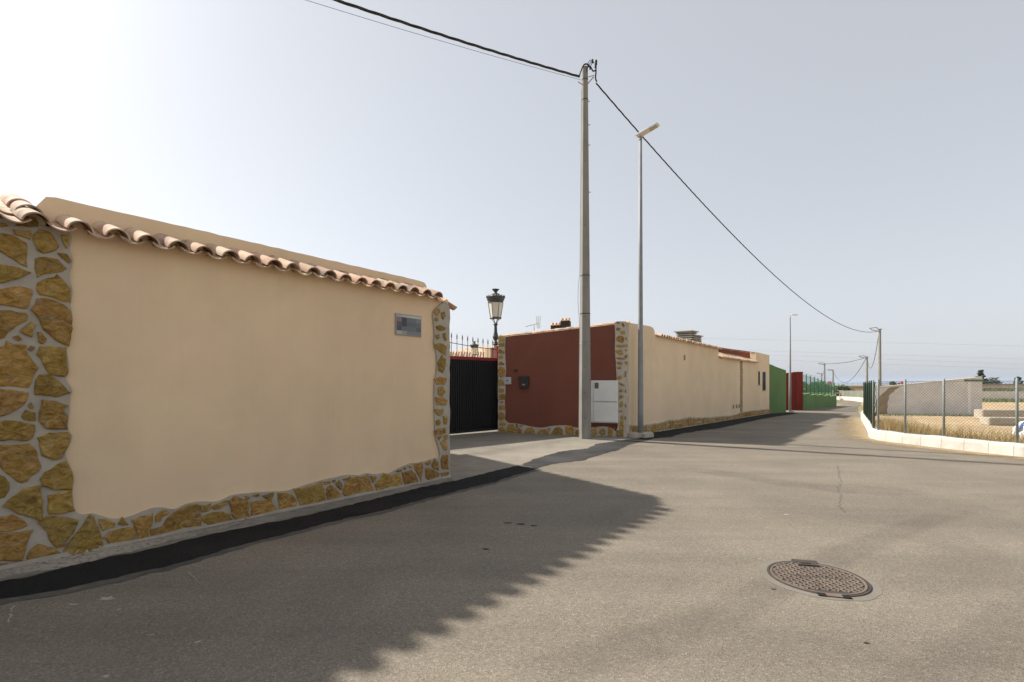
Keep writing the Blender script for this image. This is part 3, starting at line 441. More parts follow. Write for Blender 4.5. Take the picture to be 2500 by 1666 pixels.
STONES_RED=[[(-0.003,3.052),(0.125,3.066),(0.215,2.977),(0.197,2.909),(0.034,2.896)],[(-0.003,2.845),(0.197,2.857),(0.204,2.737),(0.016,2.74)],[(-0.021,2.603),(0.034,2.654),(0.197,2.565),(0.197,2.503),(-0.003,2.533)],[(-0.003,2.412),(0.088,2.446),(0.19,2.375),(0.034,2.308)],[(-0.01,2.171),(0.088,2.239),(0.204,2.134),(0.016,2.118)],[(-0.003,1.911),(0.034,2.049),(0.161,2.031),(0.233,1.91),(0.197,1.772),(0.088,1.721),(0.016,1.773)],[(-0.003,1.6),(0.088,1.635),(0.161,1.583),(0.197,1.462),(0.034,1.427)],[(0.016,1.341),(0.197,1.324),(0.179,1.221),(0.016,1.22)],[(0.016,1.082),(0.088,1.151),(0.233,1.135),(0.215,0.98),(0.052,0.961)],[(0.034,0.892),(0.161,0.928),(0.143,0.859)],[(0.016,0.736),(0.107,0.789),(0.223,0.774),(0.215,0.643),(0.034,0.65)],[(0.005,0.459),(0.088,0.547),(0.197,0.498),(0.215,0.343),(0.088,0.288),(0.016,0.339)],[(0.034,0.183),(0.161,0.221),(0.251,0.189),(0.215,0.126),(0.052,0.115)],[(0.026,0.011),(0.125,0.082),(0.215,-0.001),(0.233,-0.104),(0.034,-0.127)],[(0.284,-0.019),(0.363,0.153),(0.521,0.157),(0.6,0.009),(0.561,-0.105),(0.304,-0.095)],[(0.6,0.178),(0.659,0.179),(0.678,0.067),(0.62,0.066)],[(0.639,0.01),(0.717,0.05),(0.796,-0.042),(0.776,-0.118),(0.639,-0.122)],[(0.717,0.143),(0.854,0.147),(0.776,0.089)],[(0.893,-0.076),(0.97,0.019),(1.125,0.08),(1.221,-0.011),(1.221,-0.141),(0.932,-0.131)],[(1.336,-0.081),(1.431,0.014),(1.583,0.037),(1.678,-0.015),(1.678,-0.145),(1.374,-0.136)],[(1.659,0.058),(1.753,0.079),(1.734,0.005)],[(1.791,-0.086),(1.903,0.083),(2.034,0.112),(2.145,0.035),(2.127,-0.13),(1.809,-0.14)],[(2.238,0.001),(2.256,0.13),(2.422,0.171),(2.513,0.064),(2.495,-0.1),(2.33,-0.142)],[(2.568,0.029),(2.696,0.051),(2.732,-0.11),(2.568,-0.098)],[(3.038,0.079),(3.164,0.101),(3.235,-0.005),(3.181,-0.114),(3.038,-0.1)],[(3.324,-0.02),(3.341,0.07),(3.43,0.108),(3.5,0.039),(3.483,-0.068),(3.377,-0.107)],[(3.588,0.131),(3.658,0.151),(3.721,0.046),(3.693,-0.097),(3.588,-0.1)],[(3.164,0.137),(3.235,0.146),(3.217,0.11)],[(3.728,0.124),(3.805,0.14),(3.781,0.09)],[(3.827,3.393),(3.89,3.415),(3.93,3.39),(3.906,3.359)],[(3.993,3.348),(4.04,3.362),(4.079,3.289),(4.055,3.249),(4.024,3.274)],[(3.827,3.2),(3.875,3.231),(3.953,3.213),(3.93,3.157),(3.859,3.151)],[(3.961,3.1),(4.032,3.138),(4.087,3.112),(4.079,3.049),(4.0,3.043)],[(3.859,2.926),(3.938,2.964),(4.032,2.938),(4.04,2.825),(4.0,2.778),(3.906,2.812),(3.851,2.862)],[(3.851,2.685),(3.89,2.708),(4.032,2.697),(4.04,2.649),(3.875,2.644)],[(3.827,2.509),(3.906,2.539),(4.0,2.522),(4.016,2.425),(3.938,2.402),(3.875,2.444)],[(3.851,2.299),(3.938,2.314),(4.079,2.28),(4.048,2.257),(3.875,2.267)],[(3.859,2.154),(3.938,2.178),(4.008,2.145),(3.969,2.089),(3.883,2.122)],[(3.859,2.01),(3.938,2.033),(3.969,1.977),(3.883,1.961)],[(3.863,1.721),(3.958,1.753),(3.989,1.657),(3.926,1.633),(3.863,1.657)],[(3.918,1.52),(3.973,1.528),(4.067,1.448),(3.958,1.48)],[(3.929,1.319),(3.989,1.336),(4.02,1.272),(3.934,1.255)],[(3.939,1.143),(3.989,1.159),(4.044,1.104),(3.945,1.047)],[(3.939,0.918),(4.013,0.951),(4.028,0.855),(3.973,0.79),(3.939,0.822)],[(3.939,0.693),(3.989,0.694),(3.997,0.646),(3.942,0.629)],[(3.958,0.485),(4.02,0.543),(4.028,0.439),(3.973,0.413)],[(3.934,0.18),(3.942,0.324),(4.028,0.374),(4.036,0.15),(3.942,0.132)],[(3.855,0.049),(4.02,0.086),(4.028,-0.09),(3.863,-0.096)]]
EDGE_RED=[(0.238,3.01),(0.226,2.594),(0.242,2.214),(0.258,1.911),(0.226,1.608),(0.238,1.266),(0.218,0.887),(0.238,0.546),(0.218,0.356),(0.258,0.281),(0.377,0.208),(0.653,0.196),(1.004,0.131),(1.197,0.099),(1.503,0.088),(1.805,0.152),(2.252,0.182),(2.473,0.134),(2.692,0.114),(3.054,0.132),(3.41,0.185),(3.656,0.156),(3.873,0.183),(3.825,1.994),(3.81,2.252),(3.786,2.559),(3.797,2.978),(3.778,3.365)]
STONES_SIDE=[[(-0.044,2.902),(0.018,2.938),(0.059,2.829)],[(-0.057,2.662),(-0.033,2.727),(0.052,2.716),(0.052,2.636)],[(-0.05,2.534),(-0.01,2.568),(0.018,2.506)],[(-0.057,2.358),(0.052,2.395),(0.069,2.331),(-0.033,2.295)],[(-0.057,2.151),(0.001,2.2),(0.086,2.163),(0.035,2.089)],[(-0.065,1.736),(-0.048,1.88),(-0.0,1.849),(-0.021,1.736)],[(-0.058,1.289),(-0.0,1.312),(-0.007,1.224)],[(-0.058,0.858),(-0.024,0.888),(-0.014,0.776)],[(-0.068,0.507),(-0.028,0.505),(-0.028,0.393)]]
# ---------------------------------------------------------------- near garden wall (left): beige render, stone borders, tiled eave, parapet
ANG1 = math.atan2(.795, .607)
w1 = tag(root('garden_wall', (-1.096, 8.43, 0), ANG1), 'long beige rendered wall with ochre stone borders and clay tile eave, nearest the camera', 'wall')
def gl(x): return -.0097 * ((-1.096 + .607 * x) * UX + (8.43 + .795 * x) * UY)   # ground height along the wall foot
RETX, RETY = .272, .963                                             # direction of the splayed return wall along the driveway
obj('plaster_wall', ([(-14, 0, -.4), (0, 0, -.4), (0, 0, 2.985), (-14, 0, 2.985), (-14, .298, -.4), (.084, .298, -.4), (.084, .298, 3.075), (-14, .298, 3.075)],
    [(0, 1, 2, 3), (5, 4, 7, 6), (3, 2, 6, 7), (1, 5, 6, 2), (4, 0, 3, 7)]), 'beige', w1)
obj('return_wall', plan([(.085, .302), (RETX * 5.6, RETY * 5.6), (RETX * 5.6 - .35, RETY * 5.6 + .1), (-.20, .58)], -.4, lambda x, y: 2.96), 'beige', w1)
# parapet behind the tiles, slightly uneven top
tp = [(-5.08, 3.0), (-5.09, 3.22), (-5.02, 3.33)] + [(-4.95 + .12 * i, 3.345 - .0115 * .12 * i + jr(.005)) for i in range(38)] + [(-.36, 3.288), (-.27, 3.278), (-.225, 3.24), (-.215, 3.2), (-.215, -.4), (-5.08, -.4)]
obj('parapet', prism(tp, .30, .56), 'beige', w1)
obj('roof_slab', ([(-14, .30, 3.02), (-5.095, .30, 3.02), (-5.095, 1.6, 3.46), (-14, 1.6, 3.46), (-14, 1.6, 2), (-5.095, 1.6, 2), (-14, .30, 2), (-5.095, .30, 2)], [(0, 1, 2, 3), (3, 2, 5, 4), (1, 7, 5, 2), (0, 3, 4, 6)]), 'mortar', w1)
xs1 = [-13.6 + .25 * i for i in range(33)] + [-5.28, -4.99, -4.72, -4.48, -4.22, -3.97, -3.72, -3.47, -3.22, -2.99, -2.72, -2.49, -2.24, -1.99, -1.75, -1.5, -1.26, -1.03, -.78, -.53]
SL = R(19.5)
for ob in tiles(w1, xs1, -.165, 2.925, SL, .25):
    if ob.data is COVER: inst('mortar_plug', PLUG, w1, (ob.location.x, -.004, 2.985 + jr(.004)), (SL * .9, 0, 0))
tiles(w1, [x for x in xs1 if x < -5.15], .20, 3.075, SL, .25)
tiles(w1, [x for x in xs1 if x < -5.15], .58, 3.21, SL, .25)
inst('roof_tile', CHANNEL, w1, (-.25, -.10, 2.915), (SL, 0, -.25))
# eave tiles of the return side (pointing away from the driveway)
ra = math.atan2(RETY, RETX)                                          # tile axis points back from the driveway face
for i in range(21):
    v = .16 + .25 * i; px, py = RETX * v, RETY * v; o = .20
    bx, by = px + RETY * o, py - RETX * o; up = .14
    inst('roof_tile', CHANNEL, w1, (bx, by, 2.80 + up * .3), (R(24), 0, ra - 0 + 0), None)
    inst('roof_tile', COVER, w1, (bx + RETX * .125, by + RETY * .125, 2.815 + up * .3), (R(24), 0, ra), None)
# stone cladding
left_edge = smoothline(EDGE_FRONT, 3)
rsil = [(0.012 + jr(.012), -.4 + (i / 26) * 3.2) for i in range(27)]
outer = [(left_edge[0][0], 2.975), (-6.3, 2.975), (-6.3, -.4)] + rsil + [(-.0, 2.87), (-.05, 2.93), (-.11, 2.95)]
clad = obj('stone_cladding', bed(outer[::-1], left_edge[::-1], -.03, .005) if False else prism(outer + left_edge[::-1], -.03, .006), 'mortar', w1)
add_stones(STONES_FRONT, clad, -.03, .009, .026, .035, .0065, 1.10)
extra = []
for k in range(9):
    z0 = -.05 + k * .335
    extra.append([(-6.2 + jr(.03), z0 + jr(.03)), (-5.85 + jr(.04), z0 + jr(.04)), (-5.72 + jr(.03), z0 + .15 + jr(.03)), (-5.8 + jr(.03), z0 + .26), (-6.15 + jr(.03), z0 + .24 + jr(.03))])
add_stones(extra, clad, -.03, .006, .016)
obj('foot_fillet', prism([(-14, -.4), (-14, gl(-14) + .05)] + [(-13.5 + .25 * i, gl(-13.5 + .25 * i) + .045 + jr(.015)) for i in range(55)] + [(.02, gl(0) + .05), (.02, -.4)], -.055, -.022), 'mortar', w1)
# sign plate on the wall
sg = tag(root('wall_sign', (-1.096 + .607 * -.885, 8.43 + .795 * -.885, 2.47), ANG1), 'small rectangular grey sign plate on the beige wall near its right end', 'sign')
obj('plate', bbox(-.262, .262, -.022, -.001, -.165, .165, .004), 'plaque', sg)
cells = [[(.20, .19, .175), (.23, .225, .21), (.25, .245, .22), (.26, .255, .23), (.27, .26, .235)], [(.125, .082, .085), (.022, .027, .032), (.065, .072, .078), (.072, .08, .084), (.105, .103, .10)],
         [(.05, .045, .052), (.022, .027, .032), (.055, .06, .068), (.058, .064, .071), (.07, .068, .076)], [(.032, .037, .046), (.064, .072, .08), (.066, .074, .08), (.068, .075, .082), (.055, .053, .06)], [(.21, .195, .17), (.15, .145, .14), (.10, .10, .105), (.10, .10, .105), (.09, .095, .11)]]
cm = bpy.data.materials.new('sign_print'); cm.use_nodes = True; ca = cm.node_tree.nodes.new('ShaderNodeVertexColor'); ca.layer_name = 'print'
cm.node_tree.links.new(ca.outputs[0], cm.node_tree.nodes['Principled BSDF'].inputs['Base Color']); cm.node_tree.nodes['Principled BSDF'].inputs['Roughness'].default_value = .5
pv, pf, pc = [], [], []
rows = [.150, .115, .045, -.025, -.095, -.150]
for r in range(5):
    for c in range(5):
        k = len(pv); x0 = -.245 + c * .098
        pv += [(x0, -.024, rows[r + 1]), (x0 + .098, -.024, rows[r + 1]), (x0 + .098, -.024, rows[r]), (x0, -.024, rows[r])]; pf.append((k, k + 1, k + 2, k + 3)); pc += [tuple(v * 2.0 for v in cells[r][c])] * 4
pr = obj('print', (pv, pf), cm, sg); at = pr.data.color_attributes.new('print', 'FLOAT_COLOR', 'CORNER')
for i, c in enumerate(pc): at.data[i].color = (*c, 1)

# ---------------------------------------------------------------- sliding gate between the two walls
GD = math.atan2(.69, .72); gate = tag(root('driveway_gate', (-.42, 16.72, 0), GD), 'black ribbed metal driveway gate with red rail and spear-topped railing', 'gate')
g0 = gz(-2, 15.5)
GL = 5.4
nr = 62; ribs = []
panel = obj('gate_panel', box(-GL, 0, .02, .05, g0 + .07, 2.27), 'gate', gate)
RIB = mesh('rib', *box(-.022, .022, -.018, .022, g0 + .10, 2.25), 'gate')
for i in range(nr): inst('rib', RIB, gate, (-GL + .05 + i * (GL - .08) / (nr - 1), 0, 0))
obj('bottom_rail', box(-GL, .02, -.03, .07, g0 + .05, g0 + .12), 'gate', gate)
obj('top_rail', bbox(-GL, .02, -.035, .065, 2.272, 2.37, .006), 'gatered', gate)
obj('end_post', bbox(-.16, .03, -.045, .085, 2.33, 2.78, .006), 'gatered', gate)
obj('gate_post', box(.035, .12, -.05, .12, g0 - .2, 2.7), 'darkhole', gate)
cur = [(-GL + i * (GL - .16) / 40, 2.66 + .62 * abs((-GL + i * (GL - .16) / 40 + .16) / GL) ** 1.5) for i in range(41)]
obj('curved_rail', tube([(x, .015, z) for x, z in cur], .011, 5), 'ironrust', gate)
for i in range(24):
    x = -.30 - i * .215
    if x < -GL + .05: break
    zt = 2.66 + .62 * abs((x + .16) / GL) ** 1.5
    obj('spear', join(tube([(x, .015, 2.36), (x, .015, zt + .18)], .0095, 5), lathe([(.004, zt + .15), (.03, zt + .185), (.012, zt + .20), (.022, zt + .225), (.002, zt + .33)], 6, (x, .015))), 'ironrust', gate)

# ---------------------------------------------------------------- villa across the driveway
RA = math.atan2(-1.2, 3.915); WA = math.atan2(.763, .6465)
vil = tag(root('villa', (3.475, 15.1, 0), WA), 'beige and dark red single storey building with stone corner beyond the driveway', 'building')
inv = Matrix.Rotation(-WA, 4, 'Z') @ Matrix.Translation((-3.475, -15.1, 0))
def rframe(vf): # red-wall coordinates (x along the red wall from its left end, y back, z up) -> villa coordinates
    m = inv @ Matrix.Translation((-.44, 16.3, 0)) @ Matrix.Rotation(RA, 4, 'Z')
    return [tuple(m @ Vector(p)) for p in vf[0]], vf[1]
RMAT = inv @ Matrix.Translation((-.44, 16.3, 0)) @ Matrix.Rotation(RA, 4, 'Z')
RLEN = 4.095
obj('red_wall', rframe(prism([(0, -.4), (RLEN, -.4), (RLEN, 3.395), (0, 3.07)], 0, .30)), 'red', vil)
side_top = [(-.0, 3.40), (.6, 3.41), (1.3, 3.42), (1.75, 3.425), (1.98, 3.40), (2.10, 3.33), (2.15, 3.24), (2.15, 3.135), (8.80, 3.012), (8.80, 2.635), (15.02, 2.565), (15.02, 3.15), (17.95, 3.09), (17.95, -.6), (0, -.6)]
obj('side_wall', prism([(x + .0, z) for x, z in side_top], 0, .30), 'beige_far', vil)
obj('end_wall', box(17.652, 17.952, .302, 6, -.6, 3.08), 'beige_far', vil)
obj('rear_wall', box(.4, 17.65, 6, 6.3, -.6, 2.9), 'beige_far', vil)
obj('roof_slab', ([(2.2, .302, 3.12), (8.8, .302, 2.97), (8.8, 5.9, 3.0), (2.2, 5.9, 3.1)], [(0, 1, 2, 3)]), 'tile', vil)
obj('roof_slab', ([(.5, .9, 2.9), (2.2, .302, 2.9), (2.2, 6, 2.9), (.5, 6, 2.9)], [(0, 1, 2, 3)]), 'mortar', vil)
obj('upper_wall', prism([(11.0, 2.4), (17.6, 2.3), (17.6, 3.30), (11.0, 3.25)], .80, 1.02), 'red2', vil)
# eave rows
nt = 31
for ob in tiles(vil, [2.30 + i * .2145 for i in range(nt)], -.12, 3.098, R(15), .2145, False): ob.location.z -= .0185 * (ob.location.x - 2.3)
n2 = 28
low = []
for row, (yy, dz) in enumerate(((-.13, 0), (.21, .125), (.52, .24))):
    for ob in tiles(vil, [8.9 + i * .2175 for i in range(n2)], yy, 2.60 + dz, R(20), .2175, False): ob.location.z -= .0112 * (ob.location.x - 8.9)
# coping tiles: laid along wall tops like ridge tiles
CAP = tile_mesh('coping_tile', .46, .15, .135, .014, 70, True, 7)
for i in range(11):
    p = Vector((.02 + i * .375, .12, 2.985 + .0794 * i * .375 + jr(.006))); q = RMAT @ p
    o = inst('coping_tile', CAP, vil, q, (0, 0, 0)); o.rotation_euler = (Matrix.Rotation(-WA + RA, 4, 'Z') @ Matrix.Rotation(R(-90), 4, 'Z') @ Matrix.Rotation(R(4.6) + jr(.01), 4, 'X')).to_euler()
def along(x0, x1, y, zf, n):
    for i in range(n):
        x = x0 + (x1 - x0) * i / n; inst('coping_tile', CAP, vil, (x, y, zf(x) + jr(.008)), (0, 0, R(-90) + jr(.03)), (.9, 1, .75))
along(.1, 1.75, .13, lambda x: 3.315, 5); along(11.0, 17.5, .91, lambda x: 3.15 + .0076 * (x - 11), 16); along(15.0, 17.7, .13, lambda x: 3.06 - .02 * (x - 15), 7)
# stone cladding of the red wall and the corner
e = smoothline(EDGE_RED, 3); e = [(x, z) for x, z in e]
outr = [(e[0][0], 3.06), (.06, 3.10), (-.02, 3.02)] + [(-.015 + jr(.014), 2.95 - i * .125) for i in range(27)] + [(RLEN + .03, -.4), (RLEN + .03, 3.42), (RLEN - .25, 3.43), (e[-1][0], 3.38)]
rc = obj('stone_cladding', rframe(prism(outr + e[::-1], -.03, .006)), 'mortar_pale', vil)
for p in STONES_RED: obj('stone', rframe(stone_mesh(p, -.03, random.uniform(.008, .022), .06, .007, 1.28 if min(q[0] for q in p) > 3.7 else 1.14)), 'stone', rc)
sc = obj('stone_cladding', prism(smoothline([(.18, -.5), (.18, .25), (.15, .7), (.20, 1.2), (.16, 1.7), (.21, 2.2), (.15, 2.7), (.19, 3.2), (.14, 3.41)], 4) + [(-.01, 3.41), (-.01, -.5)], -.032, .006), 'mortar_pale', vil)
for p in STONES_SIDE: obj('stone', stone_mesh([(x, z) for x, z in p], -.032, .018, .06, .005, 1.25), 'stone', sc)
def vg(x): return gz(3.475 + .6465 * x, 15.1 + .763 * x)
prof = [(0.18, .22), (1.5, .16), (2.4, .15), (3.21, .19), (4.2, .17), (5.21, .19), (6.4, .11), (7.59, .05), (9, .01), (10.48, -.04), (11.4, -.01), (12.52, .04), (14, .03), (15.5, 0.), (17.68, -.03), (17.95, -.03)]
def topz(x):
    for (a, b), (c, d) in zip(prof, prof[1:]):
        if a <= x <= c: return b + (d - b) * (x - a) / (c - a)
    return prof[-1][1]
tops = [(.19 + i * .06, topz(.19 + i * .06) + jr(.022)) for i in range(296)]
bs = obj('stone_cladding', prism([(.19, -.7)] + tops + [(17.94, -.7)], -.032, .006), 'mortar_pale', vil)
x = .21
while x < 17.85:
    w = random.uniform(.10, .24); g = vg(x) + .03; tpz = topz(min(x + w / 2, 17.9)) - .02; s = w * .12
    if random.random() < .6:
        ps = [[(x + jr(s), g + jr(.02)), (x + w - .03 + jr(s), g + jr(.02)), (x + w - .03 + jr(s), tpz - random.uniform(0, .05)), (x + w * .5, tpz + jr(.01)), (x + jr(s), tpz - random.uniform(0, .06))]]
    else:
        h = g + (tpz - g) * random.uniform(.35, .65)
        ps = [[(x + jr(s), g), (x + w - .03 + jr(s), g), (x + w - .03, h - .02 + jr(.02)), (x, h - .02 + jr(.02))], [(x, h + .015), (x + w - .03 + jr(s), h + .015 + jr(.02)), (x + w * .7, tpz), (x + w * .2, tpz - .02)]]
    for p in ps: obj('stone', stone_mesh(p, -.032, random.uniform(.006, .016), .2, .006), 'stone', bs)
    x += w
st = obj('stone_cladding', prism(jag([(12.08, -.2), (12.40, -.2), (12.38, 2.55), (12.06, 2.55)], .15, .02), -.034, .006), 'mortar', vil)
z = .08
while z < 2.45:
    h = random.uniform(.1, .26); x0 = random.choice((12.09, 12.16)); obj('stone', stone_mesh([(x0 + jr(.01), z), (x0 + .2 + jr(.03), z + jr(.02)), (x0 + .2 + jr(.02), z + h - .03), (x0 + .02, z + h - .03 + jr(.01))], -.034, .014, .1, .006), 'stone', st); z += h
# openings
for (x0, x1, z0, z1) in ((15.47, 15.77, 1.38, 2.10), (16.36, 17.05, 1.06, 2.09)):
    w = obj('window', join(box(x0 - .03, x0, -.012, .1, z0 - .03, z1 + .03), box(x1, x1 + .03, -.012, .1, z0 - .03, z1 + .03), box(x0, x1, -.011, .1, z1, z1 + .03), box(x0 - .05, x1 + .05, -.04, .1, z0 - .05, z0)), 'mortar', vil)
    obj('pane', box(x0, x1, -.004, .004, z0, z1), 'winglass', w)
    for k in range(3): xx = x0 + (x1 - x0) * (k + 1) / 4; obj('bar', tube([(xx, -.012, z0), (xx, -.012, z1)], .01, 5), 'gate', w)
for x in (10.96, 11.46, 11.89):
    v = obj('vent', box(x - .11, x + .11, -.012, .0, .26, .46), 'cream', vil)
    for k in range(3): obj('slat', box(x - .09, x + .09, -.018, -.0121, .285 + k * .055, .315 + k * .055), 'darkhole', v)
obj('vent_patch', box(4.74, 4.90, -.008, 0, 2.39, 2.58), 'corr', vil)
# rooftop chimneys
def louvre(x, y, z, s, top):
    c = obj('chimney', box(x - .30 * s, x + .30 * s, y - .3 * s, y + .3 * s, 2.8, top - .12), 'soot', vil)
    obj('flashing', plan([(x - .75, y - .5), (x + .75, y - .5), (x + .75, y + .5), (x - .75, y + .5)], 2.85, z), 'roofgrey', c)
    for k in range(4):
        zz = z + .05 + k * (top - .1 - z) / 4
        v, f = [], []
        obj('louvre', ([(x + sx * .42 * s, y + sy * .42 * s, zz) for sx, sy in ((-1, -1), (1, -1), (1, 1), (-1, 1))] + [(x + sx * .36 * s, y + sy * .36 * s, zz + .075) for sx, sy in ((-1, -1), (1, -1), (1, 1), (-1, 1))], [(0, 3, 2, 1), (4, 5, 6, 7), (0, 1, 5, 4), (1, 2, 6, 5), (2, 3, 7, 6), (3, 0, 4, 7)]), 'chimney', c)
    obj('cap', ([(x + sx * .48 * s, y + sy * .48 * s, top - .08) for sx, sy in ((-1, -1), (1, -1), (1, 1), (-1, 1))] + [(x + sx * .48 * s, y + sy * .48 * s, top - .035) for sx, sy in ((-1, -1), (1, -1), (1, 1), (-1, 1))] + [(x, y, top + .03)], [(0, 3, 2, 1), (0, 1, 5, 4), (1, 2, 6, 5), (2, 3, 7, 6), (3, 0, 4, 7), (4, 5, 8), (5, 6, 8), (6, 7, 8), (7, 4, 8)]), 'chimney', c)
louvre(11.63, 2.5, 3.68, 1.0, 4.2); louvre(13.55, 2.9, 3.66, .95, 4.13)
for (xa, xb, zb, zt) in ((.90, 1.26, 3.45, 3.95), (1.30, 1.66, 3.45, 4.12)):
    c = obj('chimney', rframe(box(xa, xb, 3.85, 4.2, 2.6, zt - .14)), 'soot', vil); xm = (xa + xb) / 2
    for k in range(3):
        q = RMAT @ Vector((xa + .04 + k * (xb - xa - .08) / 2, 3.80, zt - .165)); o = inst('roof_tile', COVER_S, c, q, (0, 0, 0), (.72, .55, .55))
        o.rotation_euler = (Matrix.Rotation(RA - WA, 4, 'Z') @ Matrix.Rotation(R(34), 4, 'X')).to_euler()
    obj('gable', rframe(([(xa + .02, 3.83, zt - .15), (xb - .02, 3.83, zt - .15), (xb - .02, 4.22, zt - .15), (xa + .02, 4.22, zt - .15), (xa + .02, 4.03, zt - .03), (xb - .02, 4.03, zt - .03)], [(0, 1, 5, 4), (2, 3, 4, 5), (1, 2, 5), (3, 0, 4)])), 'soot', c)
# television aerial on the roof
ae = tag(root('television_aerial', tuple(Matrix.Translation((-.44, 16.3, 0)) @ Matrix.Rotation(RA, 4, 'Z') @ Vector((.18, 4.0, 2.6)))), 'thin metal television aerial above the dark red wall', 'aerial')
ae.rotation_euler = (0, 0, RA)
obj('mast', tube([(0, 0, -.3), (0, 0, 1.26)], .012, 5), 'galv', ae)
obj('boom', tube([(-.36, 0, 1.22), (.2, 0, 1.34)], .012, 5), 'galv', ae)
obj('reflector', join(*[tube([(.16 + k * .05, -.15 + .1 * j, 1.12), (.12 + k * .08, -.15 + .1 * j, 1.62)], .005, 4) for k in range(3) for j in range(2)]), 'galv', ae)
obj('element', join(*[tube([(-.34 + .06 * k, -.06, 1.225 + .0129 * k), (-.34 + .06 * k, .06, 1.225 + .0129 * k)], .004, 4) for k in range(8)]), 'galv', ae)

# ---------------------------------------------------------------- fittings on the dark red wall
def on_red(name, x, z, y=0): 
    p = Matrix.Translation((-.44, 16.3, 0)) @ Matrix.Rotation(RA, 4, 'Z') @ Vector((x, y, z)); return root(name, tuple(p), RA)
mb = tag(on_red('mailbox', .89, 1.36), 'black metal mailbox with a small brass name plate on the dark red wall', 'mailbox')
obj('body', bbox(-.15, .15, -.115, -.002, .0, .335, .012), 'mailbox', mb)
obj('lid', prism([(-.165, .325), (.165, .325), (.165, .35), (.15, .385), (-.15, .385), (-.165, .35)], -.14, -.001), 'mailbox', mb)
obj('name_plate', box(-.05, .05, -.119, -.1152, .10, .135), 'brass', mb)
ic = tag(on_red('intercom', .32, 1.48), 'square silver intercom plate beside the gate', 'intercom')
obj('plate', bbox(-.125, .125, -.062, -.030, 0, .24, .01), 'silver', ic); obj('frame', bbox(-.085, .085, -.070, -.0615, .04, .2, .004), 'silver', ic); obj('camera_eye', lathe([(.024, -.006), (.024, .006)], 12), 'darkhole', ic, False, (0, -.074, .125), (R(90), 0, 0))
hn = tag(on_red('house_number', .50, 1.865), 'dark metal house number 18 above the mailbox', 'house number')
for ch, dx in (('1', 0), ('8', .078)):
    cu = bpy.data.curves.new('digit', 'FONT'); cu.body = ch; cu.size = .165; cu.extrude = .006; cu.offset = .004
    t_ = bpy.data.objects.new('digit_curve', cu); COL.objects.link(t_); bpy.context.view_layer.update()
    me = bpy.data.meshes.new_from_object(t_); bpy.data.objects.remove(t_); me.materials.clear(); me.materials.append(MT['gate'])
    inst('digit', me, hn, (dx, -.010, 0), (R(90), 0, 0))
ec = tag(on_red('meter_cabinet', 3.48, .30), 'pale grey two-door electricity cabinet on the dark red wall', 'cabinet')
obj('body', bbox(-.41, .41, -.17, -.001, 0, 1.31, .012), 'cabinet', ec)
for z0, z1 in ((.03, .635), (.665, 1.28)):
    d = obj('door', bbox(-.33, .395, -.198, -.171, z0, z1, .01), 'cabinet', ec)
    obj('lock', lathe([(.012, -.005), (.012, .005)], 10), 'darkhole', ec, False, (-.37, -.174, (z0 + z1) / 2), (R(90), 0, 0))
    obj('hinge_strip', box(-.40, -.34, -.182, -.1702, z0 + .02, z1 - .02), 'cabinet', ec)
    obj('hinge', box(-.425, -.405, -.12, -.06, (z0 + z1) / 2 - .08, (z0 + z1) / 2 + .06), 'gate', ec)
obj('warning_label', box(-.29, -.17, -.2005, -.1985, 1.06, 1.24), 'label', ec)

# ---------------------------------------------------------------- concrete utility pole by the red wall
def hexpole(parent, b, t, h, z0):
    v = []
    for k in range(13):
        r = b + (t - b) * k / 12; v += [(r * math.cos(2 * math.pi * i / 6), r * math.sin(2 * math.pi * i / 6), z0 + (h - z0) * k / 12) for i in range(6)]
    f = [(k * 6 + i, k * 6 + (i + 1) % 6, k * 6 + 6 + (i + 1) % 6, k * 6 + 6 + i) for k in range(12) for i in range(6)] + [tuple(range(72, 78))]
    return obj('shaft', (v, f), 'pole', parent)
PX, PY, PTOP = 2.17, 14.62, 10.92
up = tag(root('utility_pole', (PX, PY, 0), R(-10)), 'tall six-sided concrete utility pole in front of the dark red wall', 'pole')
hexpole(up, .185, .085, PTOP, -.3)
def pr(z): return .185 + (.085 - .185) * (z + .3) / (PTOP + .3)
for z in (10.55, 9.95, 4.72, 3.59): obj('strap', lathe([(pr(z) + .006, z - .012), (pr(z) + .010, z), (pr(z) + .006, z + .012)], 6, (0, 0)), 'cable', up)
obj('clamp', lathe([(pr(2.7) + .006, 2.69), (pr(2.7) + .012, 2.70), (pr(2.7) + .006, 2.71)], 6), 'galv', up)
for z in (.5, 1.25, 2.0, 2.75, 3.5, 4.35, 6.2, 8.1, 9.35): obj('hole', lathe([(.012, -.004), (.012, .004)], 8), 'darkhole', up, False, (.0, -pr(z) * math.cos(R(30)) - .001, z), (R(90), 0, 0))
for z in (9.2, 9.9, 8.6, 7.2): obj('bolt', tube([(pr(z) * .9, 0, z), (pr(z) + .05, 0, z)], .012, 6), 'galv', up)
obj('earth_wire', tube([(-pr(z) - .012 - .05 * max(0, math.sin((z - 3.4) * 2.2)) * (3.5 < z < 4.8), .02 - .0 * z, z) for z in [.1 + .2 * i for i in range(52)]], .006, 4), 'thinwire', up)
obj('bracket', join(tube([(.08, 0, 10.42), (.26, -.03, 10.6)], .014, 5), tube([(.08, 0, 10.62), (.27, -.03, 10.64)], .010, 5), tube([(-.08, 0, 10.42), (-.2, -.02, 10.5)], .012, 5)), 'rustbracket', up)
def arc(pts, r, k=6): return tube(smoothline(pts, k), r, 6)
def top(pts): return [(x * .62, y, 10.74 + (z - 10.74) * .60) for x, y, z in pts]
